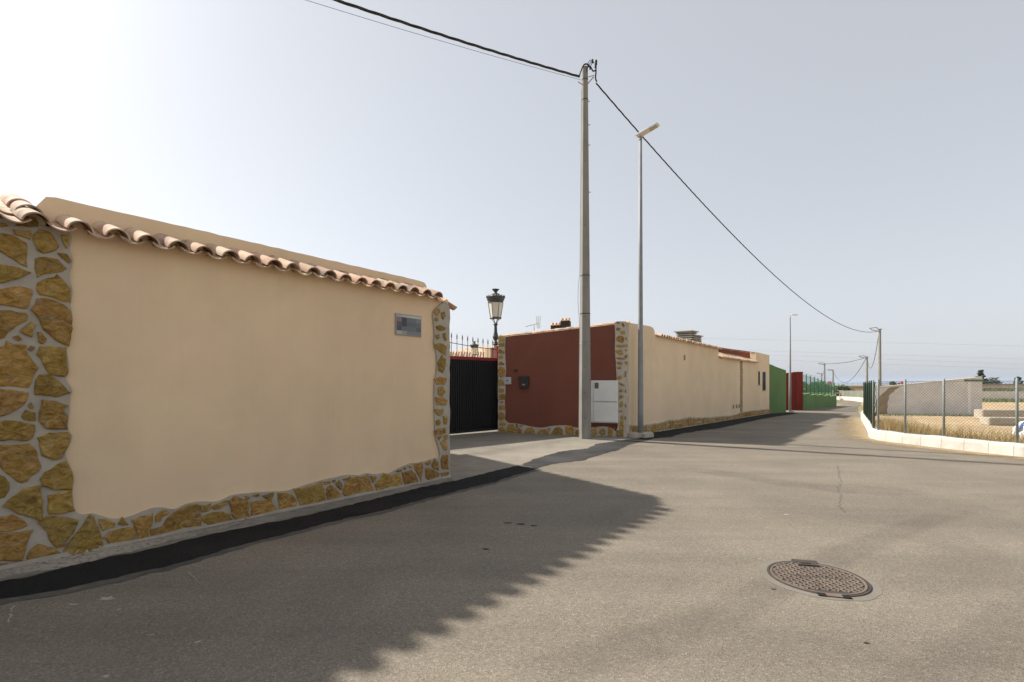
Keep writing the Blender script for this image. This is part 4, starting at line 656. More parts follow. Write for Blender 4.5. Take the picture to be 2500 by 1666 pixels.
obj('cable_loops', join(arc(top([(-.28, -.05, 10.52), (-.19, -.06, 10.82), (-.05, -.1, 11.06), (.12, -.1, 11.08), (.22, -.08, 10.96)]), .022), arc(top([(.08, -.04, 10.75), (.14, -.08, 11.0), (.26, -.06, 10.98), (.38, -.02, 10.80), (.50, 0, 10.84)]), .020), arc(top([(.12, -.06, 11.06), (.20, -.04, 11.28), (.32, -.02, 11.34), (.44, 0, 11.2)]), .010), arc(top([(.16, -.06, 10.98), (.26, -.04, 11.2), (.36, -.02, 11.3)]), .010), arc(top([(.22, -.06, 10.95), (.33, -.04, 11.16), (.30, 0, 11.3)]), .010), arc(top([(.54, 0, 11.32), (.52, 0, 11.0), (.52, 0, 10.75), (.50, 0, 10.45), (.56, .05, 10.32)]), .024)), 'cable', up)
for x, z, s in ((.53, 11.22, .04), (.50, 11.05, .036), (.36, 11.30, .032), (.13, 11.10, .028), (.24, 10.97, .025)): obj('connector', bbox(x * .62 - s * .8, x * .62 + s * .8, -.05, .04, 10.74 + (z - 10.74) * .6 - s * 1.5, 10.74 + (z - 10.74) * .6 + s * 1.5, .010), 'cable', up)
for z in (.18,): pass

# overhead cables
def catenary(a, b, sag, n, t0=0., t1=1.):
    a, b = Vector(a), Vector(b); return [a.lerp(b, t) - Vector((0, 0, 4 * sag * t * (1 - t))) for t in [t0 + (t1 - t0) * i / n for i in range(n + 1)]]
def twisted(pts, r, off, turns, n=5):
    out = []; m = len(pts)
    for s in range(3):
        q = []
        for k, p in enumerate(pts):
            d = (pts[min(k + 1, m - 1)] - pts[max(k - 1, 0)]).normalized(); a = d.cross(Vector((0, 0, 1))).normalized(); b = a.cross(d)
            an = 2 * math.pi * (turns * k / m + s / 3); q.append(p + (a * math.cos(an) + b * math.sin(an)) * off)
        out.append(tube(q, r, n))
    return join(*out)
CA = (PX - .19, PY - .07, 10.61); CB = (PX + .34, PY + .06, 10.49)
tag(obj('overhead_cable', twisted(catenary(CA, (-30, -8, 10.4), 1.42, 260), .018, .017, 26), 'cable'), 'thick twisted black cable from the pole top to the upper left', 'cable')
tag(obj('overhead_wire', tube(catenary((PX - .1, PY - .1, 10.48), (-31, -7.2, 9.6), 1.15, 60), .006, 4), 'thinwire'), 'thin wire hanging just below the thick twisted cable', 'wire')
tag(obj('overhead_cable', twisted(catenary(CB, (43.4, 58, 7.5), 2.45, 420), .014, .013, 46, 4), 'cable'), 'twisted black cable sagging from the pole top to the far pole on the right', 'cable')

# ---------------------------------------------------------------- street lamps
sl1 = tag(root('street_lamp', (4.0, 15.3, 0), 0), 'tall galvanised street lamp with flat white head on a concrete slab', 'street lamp')
g1 = gz(4, 15.3)
obj('pole', lathe([(.088, g1 + .1), (.086, .6), (.066, 5), (.046, 9.12)], 18), 'galv', sl1, True)
obj('collar', lathe([(.052, 9.08), (.055, 9.1), (.055, 9.17), (.03, 9.2)], 14), 'galv', sl1, True)
hd = obj('lamp_head', ([(-.12, -.13, -.045), (-.12, .13, -.045), (.62, .11, -.04), (.62, -.11, -.04), (-.15, -.14, 0), (-.15, .14, 0), (.68, .125, 0), (.68, -.125, 0), (-.05, -.08, .05), (-.05, .08, .05), (.55, .07, .035), (.55, -.07, .035)],
    [(0, 1, 2, 3), (4, 5, 1, 0), (5, 6, 2, 1), (6, 7, 3, 2), (7, 4, 0, 3), (8, 9, 5, 4), (9, 10, 6, 5), (10, 11, 7, 6), (11, 8, 4, 7), (11, 10, 9, 8)]), 'lampwhite', sl1, False, (.0, 0, 9.27), (0, R(-14), R(-37)))
hd.scale = (.88, .88, .88)
obj('lens', ([(.34, -.085, -.049), (.34, .085, -.049), (.60, .08, -.046), (.60, -.08, -.046)], [(0, 1, 2, 3)]), 'lens', hd)
obj('access_plate', bbox(-.075, .045, -.10, -.06, 2.62, 2.83, .004), 'galv', sl1)
sb = jag([(-.52, .02), (-.30, -.30), (-.05, -.36), (.0, -.50), (.10, -.40), (.36, -.22), (.38, .18), (-.30, .30)], .12, .02)
obj('concrete_base', join(plan(sb, lambda x, y: g1 - .1, lambda x, y: g1 + .135 + jr(.012))), 'mortar_pale', sl1)
sl2 = tag(root('street_lamp', (17.25, 30.5, 0), 0), 'slim grey street lamp with a short side arm in front of the bright red wall', 'street lamp')
g2 = gz(17.25, 30.5)
obj('pole', lathe([(.075, g2), (.07, 1.5), (.04, 5.55)], 12), 'galv', sl2, True)
obj('lamp_head', join(tube([(0, 0, 5.5), (.03, 0, 5.66), (.12, -.03, 5.69)], .03, 6), bbox(.08, .46, -.10, .06, 5.665, 5.715, .015)), 'lampwhite', sl2)
obj('base_plate', bbox(-.16, .16, -.16, .16, g2, g2 + .06, .01), 'concrete', sl2)
def lantern_post(name, loc, s, label):
    e = tag(root(name, loc), label, 'lantern', 'iron lantern posts behind the gate'); T = 4.95
    prof = [(.10, -.4), (.10, .5), (.14, .55), (.08, .62), (.065, 1.2), (.058, 2.9), (.058, 3.00), (.12, 3.015), (.12, 3.035), (.075, 3.06), (.09, 3.11), (.07, 3.13), (.05, 3.16), (.095, 3.24), (.115, 3.29), (.10, 3.34), (.065, 3.48), (.052, 3.66), (.055, 3.74), (.09, 3.76), (.075, 3.80), (.04, 3.82)]
    obj('post', lathe(prof, 14), 'iron', e, True)
    obj('cradle', join(*[tube([(0.03 * math.cos(a), .03 * math.sin(a), 3.8), (.12 * math.cos(a), .12 * math.sin(a), 3.95), (.205 * math.cos(a), .205 * math.sin(a), 3.98), (.215 * math.cos(a), .215 * math.sin(a), 4.02)], .012, 5) for a in [k * math.pi / 3 for k in range(6)]], lathe([(.19, 3.985), (.215, 4.0), (.20, 4.03), (.185, 4.02)], 6)), 'iron', e)
    obj('glass', lathe([(.185, 4.03), (.275, 4.56)], 6), 'glass', e)
    obj('ribs', join(*[tube([(.19 * math.cos(a), .19 * math.sin(a), 4.02), (.28 * math.cos(a), .28 * math.sin(a), 4.57)], .011, 5) for a in [k * math.pi / 3 for k in range(6)]]), 'iron', e)
    cr = []
    for k in range(24):
        a = k * math.pi / 12; cr.append(lathe([(.004, 4.74), (.022, 4.77), (.024, 4.79), (.004, 4.825 + .02 * (k % 2))], 4, (.335 * math.cos(a), .335 * math.sin(a))))
    obj('hood', join(lathe([(.27, 4.56), (.285, 4.58), (.285, 4.62), (.31, 4.65), (.345, 4.76), (.33, 4.77), (.28, 4.75), (.24, 4.82), (.14, 4.90), (.06, 4.93)], 18), *cr), 'iron', e)
    obj('finial', join(lathe([(.06, 4.93), (.05, 4.96), (.12, 5.05), (.13, 5.07), (.05, 5.05)], 12), *[lathe([(.022, 5.05), (.018, 5.08), (.003, 5.10)], 4, (.12 * math.cos(a), .12 * math.sin(a))) for a in [k * math.pi / 4 for k in range(8)]]), 'iron', e)
    e.scale = (s, s, s); return e
lantern_post('lantern_post', (-.60, 18.0, -.07), .99, 'large ornate dark iron lantern on a post just behind the gate')
lantern_post('lantern_post', (-2.6, 34.0, -.05), .86, 'smaller distant iron lantern showing above the middle of the gate')
# ---------------------------------------------------------------- house behind the gate (only its roof shows)
hx, hy = -1.2, 44.
hs_ = tag(root('house', (hx, hy, 0)), 'house behind the gate showing only its brown tiled hip roof', 'house')
obj('wall', box(-9, 7, 0, 9, -1, 2.7), 'beige_far', hs_)
zr, ze = 4.95, 2.95
obj('roof', ([(-9.6, -.6, ze), (7.6, -.6, ze), (7.6, 9.6, ze), (-9.6, 9.6, ze), (-2.6, 4.5, zr), (4.4, 4.5, zr)], [(0, 1, 5, 4), (1, 2, 5), (2, 3, 4, 5), (3, 0, 4)]), 'tile', hs_)
TSTRIP = tile_mesh('cover_tile_far', .5, .085, .075, n=5)
rl = math.hypot(5.1, zr - ze); sl_ = math.atan2(zr - ze, 5.1)
for i in range(34):                       # visible part of the front slope: individual cover tiles
    for j in range(8):
        x = -6.5 + i * .26; y = -.6 + j * .47 * math.cos(sl_); z = ze + j * .47 * math.sin(sl_)
        if (x + 9.6) / 7.0 > j * .47 / rl + .02 and i * 8 + j < 290: inst('roof_tile', TSTRIP, hs_, (x, y, z + .02), (sl_, 0, jr(.02)))

# ---------------------------------------------------------------- manhole cover
mh = tag(root('manhole_cover', (2.53, 4.08, gz(2.53, 4.08) + .012), R(-14)), 'round rusty brown manhole cover with raised tread pattern in the road', 'manhole cover')
obj('frame', lathe([(.368, -.02), (.368, .006), (.350, .007), (.348, -.004)], 48, cap=False), 'castdark', mh)
obj('lid', lathe([(.345, -.02), (.345, .002), (.30, .003)], 48), 'castdark', mh)
tr = []
for i in range(-9, 10):
    for j in range(-9, 10):
        x, y = i * .036, j * .036
        if math.hypot(x, y) > .315 or (abs(y) < .018 and abs(x) < .20) or (abs(x - .02) < .09 and y > .245) or (abs(x) < .16 and y < -.27): continue
        a = R(45) if (i + j) % 2 else R(-45); c, s = math.cos(a), math.sin(a); lx, ly = .0205, .0085
        b = [(x + c * sx * lx - s * sy * ly, y + s * sx * lx + c * sy * ly) for sx, sy in ((-1, -1), (1, -1), (1, 1), (-1, 1))]
        k = [(x + (p[0] - x) * .75, y + (p[1] - y) * .75) for p in b]
        tr.append(([(p[0], p[1], .003) for p in b] + [(p[0], p[1], .0095) for p in k], [(4, 5, 6, 7), (0, 1, 5, 4), (1, 2, 6, 5), (2, 3, 7, 6), (3, 0, 4, 7)]))
for i in range(11): # worn raised lettering across the middle
    x = -.17 + i * .034; tr.append(box(x - .008, x - .003, -.011, .011, .003, .007)); tr.append(box(x - .003, x + .008, (-.011, .004, -.003)[i % 3], (-.005, .011, .003)[i % 3], .003, .0068))
struct(obj('tread_pattern', join(*tr), 'castiron', mh), 'stuff')
obj('rim', lathe([(.345, .002), (.343, .008), (.328, .008), (.325, .003)], 48, cap=False), 'castiron', mh)
obj('hinge', join(box(-.08, .12, .325, .395, -.01, .011), box(-.06, .10, .26, .33, .003, .013)), 'castdark', mh)
obj('hinge_slot', box(-.03, .05, .285, .315, .0131, .0142), 'darkhole', mh)
obj('lifting_notch', join(box(-.11, -.055, -.392, -.34, -.01, .0095), box(.055, .11, -.392, -.34, -.01, .0095)), 'darkhole', mh)
obj('latch', box(-.054, .054, -.39, -.335, -.01, .010), 'castiron', mh)
sheet('mortar_ring', [(2.53 + (.44 + jr(.012)) * math.cos(k / 40 * 6.283), 4.08 + (.43 + jr(.012)) * math.sin(k / 40 * 6.283)) for k in range(40)], MT['ring'] if 'ring' in MT else 'apron', .0098, road)

# ---------------------------------------------------------------- low whitewashed block wall and fence round the sandy lot
kerb = smoothline([(12.7, 3.0), (12.15, 7.6), (11.71, 11.25), (11.2, 13.0), (10.9, 14.35), (11.0, 15.0), (11.5, 15.85), (13.0, 18.0), (17.9, 25.22), (20.6, 28.6), (27.6, 38)], 14)
def resample(p, step):
    o = [p[0]]; acc = 0
    for a, b in zip(p, p[1:]):
        L_ = math.dist(a, b); t = step - acc
        while t <= L_: o.append((a[0] + (b[0] - a[0]) * t / L_, a[1] + (b[1] - a[1]) * t / L_)); t += step
        acc = (acc + L_) % step if t > L_ else 0
        acc = L_ - (t - step)
    return o
ks = resample(kerb, .25)
lw = tag(root('low_wall', (10.9, 14.5, 0)), 'low whitewashed block wall curving round the fenced sandy lot', 'wall')
def off(p, i, d): # offset to the right of travel (into the lot)
    a, b = p[max(i - 1, 0)], p[min(i + 1, len(p) - 1)]; dx, dy = b[0] - a[0], b[1] - a[1]; l = math.hypot(dx, dy); return (p[i][0] + dy / l * d, p[i][1] - dx / l * d)
hts = [.30 + jr(.015) for _ in ks]
for i in range(0, len(ks) - 2, 2):
    v = []
    for j in (0, 1, 2):
        k = i + j; sh = .004 if j == 0 else -.004 if j == 2 else 0
        for d, h, dz in ((-.012, 0, -.05), (.0, 0, .22), (.012, 0, .27), (.04, 1, 0), (.19, 1, .004), (.22, 0, .25), (.22, 0, -.05)):
            x, y = off(ks, k, d); a, b = ks[max(k - 1, 0)], ks[min(k + 1, len(ks) - 1)]; l = math.dist(a, b)
            x += (b[0] - a[0]) / l * sh; y += (b[1] - a[1]) / l * sh
            v.append((x - 10.9, y - 14.5, gz(x, y) + (hts[k] + dz if h else dz)))
    f = [(7 * r + q, 7 * r + q + 1, 7 * r + q + 8, 7 * r + q + 7) for r in (0, 1) for q in range(6)] + [tuple(range(6, -1, -1)), tuple(range(14, 21))]
    obj('block', (v, [q[::-1] for q in f]), 'white', lw)
kk = [off(ks, i, .10) for i in range(len(ks))]
def nearest(pt): return min(range(len(kk)), key=lambda i: math.dist(kk[i], pt))
def fence_post(parent, x, y, z0, z1, r, mat='steelpost'): return obj('post', lathe([(r, z0), (r, z1), (r * .6, z1 + .02), (.004, z1 + .025)], 10, (x, y)), mat, parent, True)
def chain(parent, path, zb, h, sp, r, mat, name='wire_mesh'):
    """diagonal chain-link wires on a vertical strip that follows a polyline (list of xy)"""
    cum = [0]
    for a, b in zip(path, path[1:]): cum.append(cum[-1] + math.dist(a, b))
    def at(s):
        s = min(max(s, 0), cum[-1] - 1e-6)
        for i in range(len(cum) - 1):
            if cum[i] <= s <= cum[i + 1]:
                t = (s - cum[i]) / (cum[i + 1] - cum[i]); return path[i][0] + (path[i + 1][0] - path[i][0]) * t, path[i][1] + (path[i + 1][1] - path[i][1]) * t
    parts = []; n = int((cum[-1] + h) / sp)
    for k in range(n):
        for sg in (1, -1):
            s0 = k * sp - h if sg > 0 else k * sp; pts = []
            for j in range(7):
                s = s0 + sg * h * j / 6
                if -.001 <= s <= cum[-1]: x, y = at(s); pts.append((x, y, zb(x, y) + h * j / 6))
            if len(pts) > 1: parts.append(tube(pts, r, 3, False))
    for q in (.02, h - .02):
        m = max(2, int(cum[-1] / .8)); parts.append(tube([(*at(cum[-1] * i / m), zb(*at(cum[-1] * i / m)) + q) for i in range(m + 1)], r * 1.4, 4, False))
    return struct(obj(name, join(*parts), mat, parent), 'stuff')
fb = lambda x, y: gz(x, y) + .30
i0, ic_, i1 = nearest((12.5, 4)), nearest((11.06, 14.73)), nearest((18.0, 25.2))
ff = tag(root('chain_link_fence', (0, 0, 0)), 'chain link fence with grey posts on the white wall facing the road', 'fence', None)
chain(ff, kk[i0:ic_ + 1], fb, 1.47, .078, .0029, 'wiregrey')
for (x, y) in ((11.06, 14.73), (11.2, 14.0), (11.28, 13.0), (11.82, 11.42), (12.05, 9.6), (12.3, 7.8), (12.5, 6.0)):
    x, y = kk[nearest((x, y))]; fence_post(ff, x, y, fb(x, y) - .1, fb(x, y) + 1.5, .028)
gf_ = tag(root('chain_link_fence', (0, 0, 0)), 'dark green wire mesh fence running away along the street', 'fence', None)
chain(gf_, kk[ic_ + 1:i1 + 1], fb, 1.45, .05, .0034, 'wiregreen')
i2 = ic_ + 3
while i2 < i1: x, y = kk[i2]; fence_post(gf_, x, y, fb(x, y) - .1, fb(x, y) + 1.5, .024, 'steelpost' if i2 == ic_ + 3 else 'wiregreen'); i2 += 8
chain(gf_, kk[i1:], fb, 1.4, .12, .004, 'wiregreen', 'wire_mesh')
# dry grass behind the fence
def blades(name, n, fn, mat, hmin, hmax, w):
    v, f = [], []
    for _ in range(n):
        x, y, s = fn(); h = random.uniform(hmin, hmax) * s; a = random.random() * 6.283; lx, ly = jr(.35) * h, jr(.35) * h; z = gz(x, y); k = len(v)
        v += [(x - w * math.cos(a), y - w * math.sin(a), z), (x + w * math.cos(a), y + w * math.sin(a), z), (x + lx * .5 + w * .6 * math.cos(a), y + ly * .5 + w * .6 * math.sin(a), z + h * .65), (x + lx * .5 - w * .6 * math.cos(a), y + ly * .5 - w * .6 * math.sin(a), z + h * .65), (x + lx, y + ly, z + h)]
        f += [(k, k + 1, k + 2, k + 3), (k + 3, k + 2, k + 4)]
    return struct(obj(name, (v, f), mat), 'stuff')
def in_strip():
    i = random.randint(nearest((12.5, 4)), nearest((12.2, 16.9))); d = .18 + abs(random.gauss(0, .75)); x, y = off(ks, i, .1 + d)
    return x + jr(.15), y + jr(.15), max(.25, 1.1 - d * .35)
tag(blades('dry_grass', 14000, in_strip, 'drygrass', .26, .72, .0055), 'straw coloured dry grass along the inside of the fence', 'grass')
tag(blades('weeds', 500, lambda: (random.uniform(20, 26), random.uniform(26.6, 27.6), 1), 'greengrass', .06, .18, .01), 'sparse low weeds at the foot of the grey wall', 'weeds')

# grey rendered wall standing in the lot
gw = tag(root('rendered_wall', (21.0, 28.4, 0), math.atan2(-.6, 5.5)), 'grey cement rendered wall with a sloping top inside the sandy lot', 'wall')
gb = gz(23, 28)
obj('wall_face', prism([(.0, gb - .3), (5.62, gb - .3), (5.62, 1.80), (.0, 1.187)], 0, .2), 'blockgrey', gw)
obj('white_strip', box(4.86, 5.02, -.016, 0, gb, 1.72), 'bright', gw)
obj('green_cap', box(4.70, 5.70, -.05, .25, 1.56, 1.66), 'postgreen', gw)
obj('coping', prism([(-.02, 1.187), (5.64, 1.80), (5.64, 1.83), (-.02, 1.217)], -.03, .23), 'cream', gw)
obj('damp_stain', prism(jag([(.02, gb + .02), (.62, gb + .02), (.66, gb + .7), (.75, .75), (1.05, 1.05), (1.3, 1.27), (.75, 1.22), (.4, .85), (.1, .62), (.02, .5)], .1, .025), -.008, 0), 'damp', gw)
# stacked concrete beams
for k, (x, y, l, z0, h, a, lab) in enumerate(((24.0, 22.6, 6.5, .02, .46, -.06, 'upper long grey concrete beam lying in the lot'), (21.2, 20.6, 1.75, .0, .34, -.1, 'short grey concrete slab in front of the long beam'), (27.5, 24.5, 5, .18, .6, -.12, 'pale concrete beam behind the long one at the right edge'))):
    g = gz(x, y); bm = tag(obj('concrete_beam', bbox(0, l, 0, .5, 0, h, .03), 'mortar', None, False, (x - (2.35 if k == 0 else 1.2 if k == 1 else 0), y, g + z0 + (.10 if k == 0 else 0)), (0, 0, a)), lab, 'beam', 'concrete beams dumped in the lot')
    if k == 0:
        for q in (1.2, 4.8): tag(obj('timber_bearer', bbox(-.1, .1, 0, .7, 0, .115, .01), 'soot', None, False, (x - 2.35 + q, y + .02 - .06 * q, g), (0, 0, a)), 'dark bearer under the %s end of the long concrete beam' % ('left' if q < 3 else 'right'), 'bearer')
# builder's bag at the right edge
bg_ = tag(root('builders_bag', (16.95, 15.6, gz(16.95, 15.6)), R(20)), 'white woven bag with blue straps slumped in the lot at the right edge', 'bag')
bv = []; nn = 18
for k, (r, z) in enumerate(((.95, 0), (1.1, .15), (1.05, .42), (.85, .68), (.5, .82), (.0, .86))):
    for i in range(nn): a = i / nn * 6.283; q = r * (1 + .16 * math.sin(3 * a + k) + .08 * math.sin(7 * a + 2 * k)); bv.append((q * 1.15 * math.cos(a), q * .8 * math.sin(a), z + .06 * math.sin(5 * a + k) * (k > 0)))
obj('sack', (bv, [(k * nn + i, k * nn + (i + 1) % nn, k * nn + nn + (i + 1) % nn, k * nn + nn + i) for k in range(5) for i in range(nn)]), 'bag', bg_, True)
for a in (2.6, 3.9): obj('strap', tube(smoothline([(1.2 * math.cos(a), .85 * math.sin(a), .05), (1.22 * math.cos(a), .9 * math.sin(a), .35), (.9 * math.cos(a), .75 * math.sin(a), .72), (.3 * math.cos(a), .3 * math.sin(a), .95)], 5), .045, 5), 'bagblue', bg_)

bg_.scale = (.72, .72, .68)
# ---------------------------------------------------------------- green and red walls further along the street
gw1 = tag(root('green_wall', (15.11, 28.83, 0), math.atan2(1.3, 1.7)), 'plain green rendered wall against the end of the beige building', 'wall')
obj('wall_face', prism([(.02, -.7), (2.12, -.7), (2.12, 2.24), (1.0, 2.40), (.02, 2.58)], 0, .25), 'green', gw1)
rw = tag(root('red_gate_wall', (18.9, 32.7, 0)), 'bright red rendered wall and pillar beyond the green wall', 'wall')
obj('pillar', plan([(0, 0), (.50, .08), (.56, .60), (.12, .62)], -.8, 2.20), 'brightred', rw)
obj('wing', plan([(-.004, .03), (-.004, .33), (-2.3, .78), (-2.3, .48)], -.8, lambda x, y: 2.17 + .10 * x), 'brightred', rw)
lgw = tag(root('low_green_wall', (19.45, 32.82, 0), math.atan2(.72, .70)), 'low stepped green wall topped by a green mesh fence', 'wall')
LGL = 9.95; steps = [(0, 1.75, .70), (1.75, 3.6, .60), (3.6, 5.6, .55), (5.6, 7.7, .46), (7.7, 9.95, .38)]
for a, b, z in steps:
    obj('wall_section', prism([(a + .002, -.9), (b - .002, -.9), (b - .002, z + .02), (a + .002, z - .03)], 0, .22), 'green', lgw)
    obj('coping', prism([(a + .01, z - .026), (b - .01, z + .024), (b - .01, z + .05), (a + .01, z)], -.01, .23), simple('pale_green_coping', (.20, .34, .13), (.26, .42, .17), 4) if a == 0 else bpy.data.materials['pale_green_coping'], lgw)
gfen = tag(root('green_mesh_fence', (19.45, 32.82, 0), math.atan2(.72, .70)), 'green wire mesh fence with posts on top of the low green wall', 'fence')
def sz(x): return next((z for a, b, z in steps if a <= x <= b), .38)
for i in range(10): x = .12 + i * 1.06; zt = 2.12 - .075 * x; fence_post(gfen, x, .1, sz(x), zt, .03, 'postgreen')
mp = []
for i in range(100): x = .12 + i * .0955; mp.append(tube([(x, .1, sz(x)), (x, .1, 2.05 - .075 * x)], .006, 3, False))
for j in range(11):
    for a, b, z in steps: mp.append(tube([(a, .1, z + .05 + j * (1.32 / 10)), (b, .1, z + .05 + j * (1.32 / 10) - .02)], .008, 3, False))
struct(obj('wire_mesh', join(*mp), 'postgreen', gfen), 'stuff')

# ---------------------------------------------------------------- far side: kerb wall, panel fence, low buildings, terraces
fk = smoothline([(35.6, 49.4), (37.2, 52.5), (39.0, 56), (40.2, 60.5), (40.3, 66)], 6)
fw = tag(root('far_kerb_wall', (35.6, 49.4, 0)), 'distant low white wall where the street bends left', 'wall')
for a, b in zip(fk[:-1:2], fk[2::2]):
    d = (b[0] - a[0], b[1] - a[1]); l = math.hypot(*d); n_ = (d[1] / l * .3, -d[0] / l * .3)
    obj('block', plan([(p[0] - 35.6, p[1] - 49.4) for p in (a, (a[0] + n_[0], a[1] + n_[1]), (b[0] + n_[0], b[1] + n_[1]), b)], gz(*a) - .1, gz(*a) + .42), 'white', fw)
pf_ = tag(root('panel_fence', (36.3, 49.2, 0)), 'grey green panel fence behind the distant white wall', 'fence')
fp = [off(fk, i, .9) for i in range(len(fk))]
for i, (a, b) in enumerate(zip(fp, fp[1:])):
    for u0, u1 in ((0, .47), (.5, .97)):
        q = [(a[0] + (b[0] - a[0]) * u, a[1] + (b[1] - a[1]) * u) for u in (u0, u1)]; g = gz(*a)
        obj('panel', plan([(q[0][0] - 36.3, q[0][1] - 49.2), (q[0][0] - 36.2, q[0][1] - 49.25), (q[1][0] - 36.2, q[1][1] - 49.25), (q[1][0] - 36.3, q[1][1] - 49.2)], g, g + 1.15 + jr(.02)), 'corr', pf_)
def farwall(name, x0, x1, y, z0, z1, mat, label, cat, th=1.5, skew=0):
    w = tag(root(name, (x0, y, 0)), label, cat); obj('wall_face', plan([(0, 0), (x1 - x0, skew), (x1 - x0, skew + th), (0, th)], z0, z1), mat, w); return w
b1 = farwall('far_building', 55, 81, 90, -2.0, .55, 'cream', 'distant long low cream building with an orange band near the bend', 'building', 6)
obj('cornice', box(-.3, 26.3, -.35, 6.3, .552, .78), 'white', b1); obj('orange_band', box(-.02, 26.02, -.04, -.005, .18, .50), 'orange', b1)
for i in range(12): obj('railing_post', tube([(4 + i * .9, .3, .78), (4 + i * .9, .3, 1.25)], .03, 4), 'galv', b1)
for i in range(2): obj('red_marker', box(3.2 + i * 13.2, 3.6 + i * 13.2, .2, .4, .78, 1.5), 'redsign', b1)
b2 = farwall('far_building', 70, 118, 84, -2.0, .85, 'cream', 'distant long pale wall of greenhouses on the right skyline', 'building', 5)
obj('cornice', box(-.3, 48.3, -.3, 5.3, .852, 1.02), 'roofgrey', b2)
farwall('terrace_wall', 58, 100, 62, -1.6, .22, 'blockgrey', 'grey concrete terrace wall across the far side of the lot', 'wall', .5)
def strip_plants(name, n, x0, x1, y0, y1, mat, h0, h1, w, label): tag(blades(name, n, lambda: (random.uniform(x0, x1), random.uniform(y0, y1), 1), mat, h0, h1, w), label, 'plants')
strip_plants('weeds', 2600, 52, 74, 55, 58, 'greengrass', .15, .5, .04, 'green weeds in front of the grey terrace wall')
tc = tag(root('terrace_hedge', (60, 66, 0)), 'low green crop strip above the terrace wall', 'hedge')
v, f = [], []
for _ in range(7000):
    x, y, z = random.uniform(0, 40), random.uniform(0, 2.5), random.uniform(-.3, .55) + gz(80, 66) * 0; a = random.random() * 6.28; s = random.uniform(.08, .16); k = len(v)
    v += [(x, y, z), (x + s * math.cos(a), y + s * math.sin(a), z + jr(.1)), (x + jr(.1), y + jr(.1), z + s)]; f.append((k, k + 1, k + 2))
obj('foliage', (v, f), 'shrub', tc)
# ---------------------------------------------------------------- trees and shrubs
def leaves(n, fn, s0, s1):
    v, f = [], []
    for _ in range(n):
        p = Vector(fn()); a = Vector((jr(1), jr(1), jr(1))).normalized(); b = a.orthogonal().normalized(); s = random.uniform(s0, s1); k = len(v)
        v += [tuple(p - a * s), tuple(p + b * s * .5), tuple(p + a * s), tuple(p - b * s * .5)]; f.append((k, k + 1, k + 2, k + 3))
    return v, f
def conifer(x, y, h, w, label):
    g = gz(x, y); e = tag(root('conifer_tree', (x, y, g)), label, 'tree', 'trees on the right skyline')
    obj('trunk', tube([(0, 0, -.3), (.05, 0, h * .5), (0, 0, h * .97)], [.12, .08, .02], 7), 'bark', e); limbs = []
    nb = int(h * 6)
    for k in range(nb): u = .12 + .85 * k / nb; a = k * 2.4; L_ = w * (1 - u) ** .8 * random.uniform(.6, 1.25) + .1; limbs.append((u * h, a, L_))
    obj('limb', join(*[tube([(0, 0, z), (L_ * math.cos(a), L_ * math.sin(a), z + L_ * .15)], [.03, .008], 4) for z, a, L_ in limbs]), 'bark', e)
    def pt():
        z, a, L_ = random.choice(limbs); t = random.random() ** .6; return L_ * t * math.cos(a) + jr(.16), L_ * t * math.sin(a) + jr(.16), z + L_ * .15 * t + jr(.14)
    obj('crown', leaves(int(1700 * h / 4), pt, .10, .24), 'conifer', e)
def bush(x, y, h, w, label, mat='shrub', n=900, name='shrub', group=None, cat='shrub'):
    g = gz(x, y); e = tag(root(name, (x, y, g)), label, cat, group); cl = [(jr(w), jr(w * .6), random.uniform(.35, .8) * h, random.uniform(.25, .5) * min(h, w * 1.4)) for _ in range(9)]
    obj('trunk', join(*[tube([(0, 0, -.2), (c[0] * .5, c[1] * .5, c[2] * .5), c[:3]], [.08, .05, .02], 5) for c in cl]), 'bark', e)
    def pt():
        c = random.choice(cl); d = Vector((random.gauss(0, 1), random.gauss(0, 1), random.gauss(0, 1))).normalized() * c[3] * random.random() ** .4; return c[0] + d.x, c[1] + d.y, c[2] + d.z * .8
    obj('crown', leaves(int(n * 1.4), pt, h * .04 + .05, h * .07 + .10), mat, e)
conifer(92.5, 97, 5.4, 1.5, 'tallest dark conifer right behind the end of the grey wall'); conifer(104, 101, 4.2, 1.4, 'smaller pointed conifer to the right of the tallest one')
for x, y, h, w, lab in ((97.5, 100, 3.7, 2.5, 'dark bushy tree between the two conifers'), (113, 100, 3.7, 2.6, 'wide flat-topped dark tree left of the rightmost fence post'), (118.5, 100, 3.5, 2.4, 'dark tree behind the rightmost fence post'), (125, 102, 3.9, 2.6, 'dark tree at the right edge of the skyline'), (71.5, 92, 3.0, .9, 'small dark shrub just right of the concrete pole behind the fence'), (75, 93, 2.7, .7, 'tiny dark shrub left of the grey wall top'), (80, 92, 2.7, .6, 'third tiny dark shrub above the grey wall'), (85.5, 92, 3.4, .9, 'round dark treetop peeking over the middle of the grey wall')):
    bush(x, y, h, w, lab, 'conifer', 700, 'tree', 'trees on the right skyline', 'tree')
for x, y, h, w, lab in ((38, 62, 2.2, 3.0, 'wide green shrub seen through the middle of the green mesh fence'), (34.5, 60, 1.6, 1.8, 'lower green shrub seen through the left of the green mesh fence'), (43, 66, 2.0, 1.8, 'green shrub seen through the right of the green mesh fence')):
    bush(x, y, h, w, lab, 'shrub', 1500, 'shrub', 'shrubs behind the green mesh fence')
fg = tag(root('far_railing', (32, 54, 0)), 'pale railing behind the green mesh fence', 'railing')
for i in range(9): obj('baluster', box(i * .5, i * .5 + .06, 0, .05, -.9, .2), 'cream', fg)
obj('handrail', box(-.2, 4.2, -.02, .07, .202, .28), 'cream', fg); obj('plinth', box(-.2, 4.2, -.05, .1, -1.2, -.6), 'cream', fg)

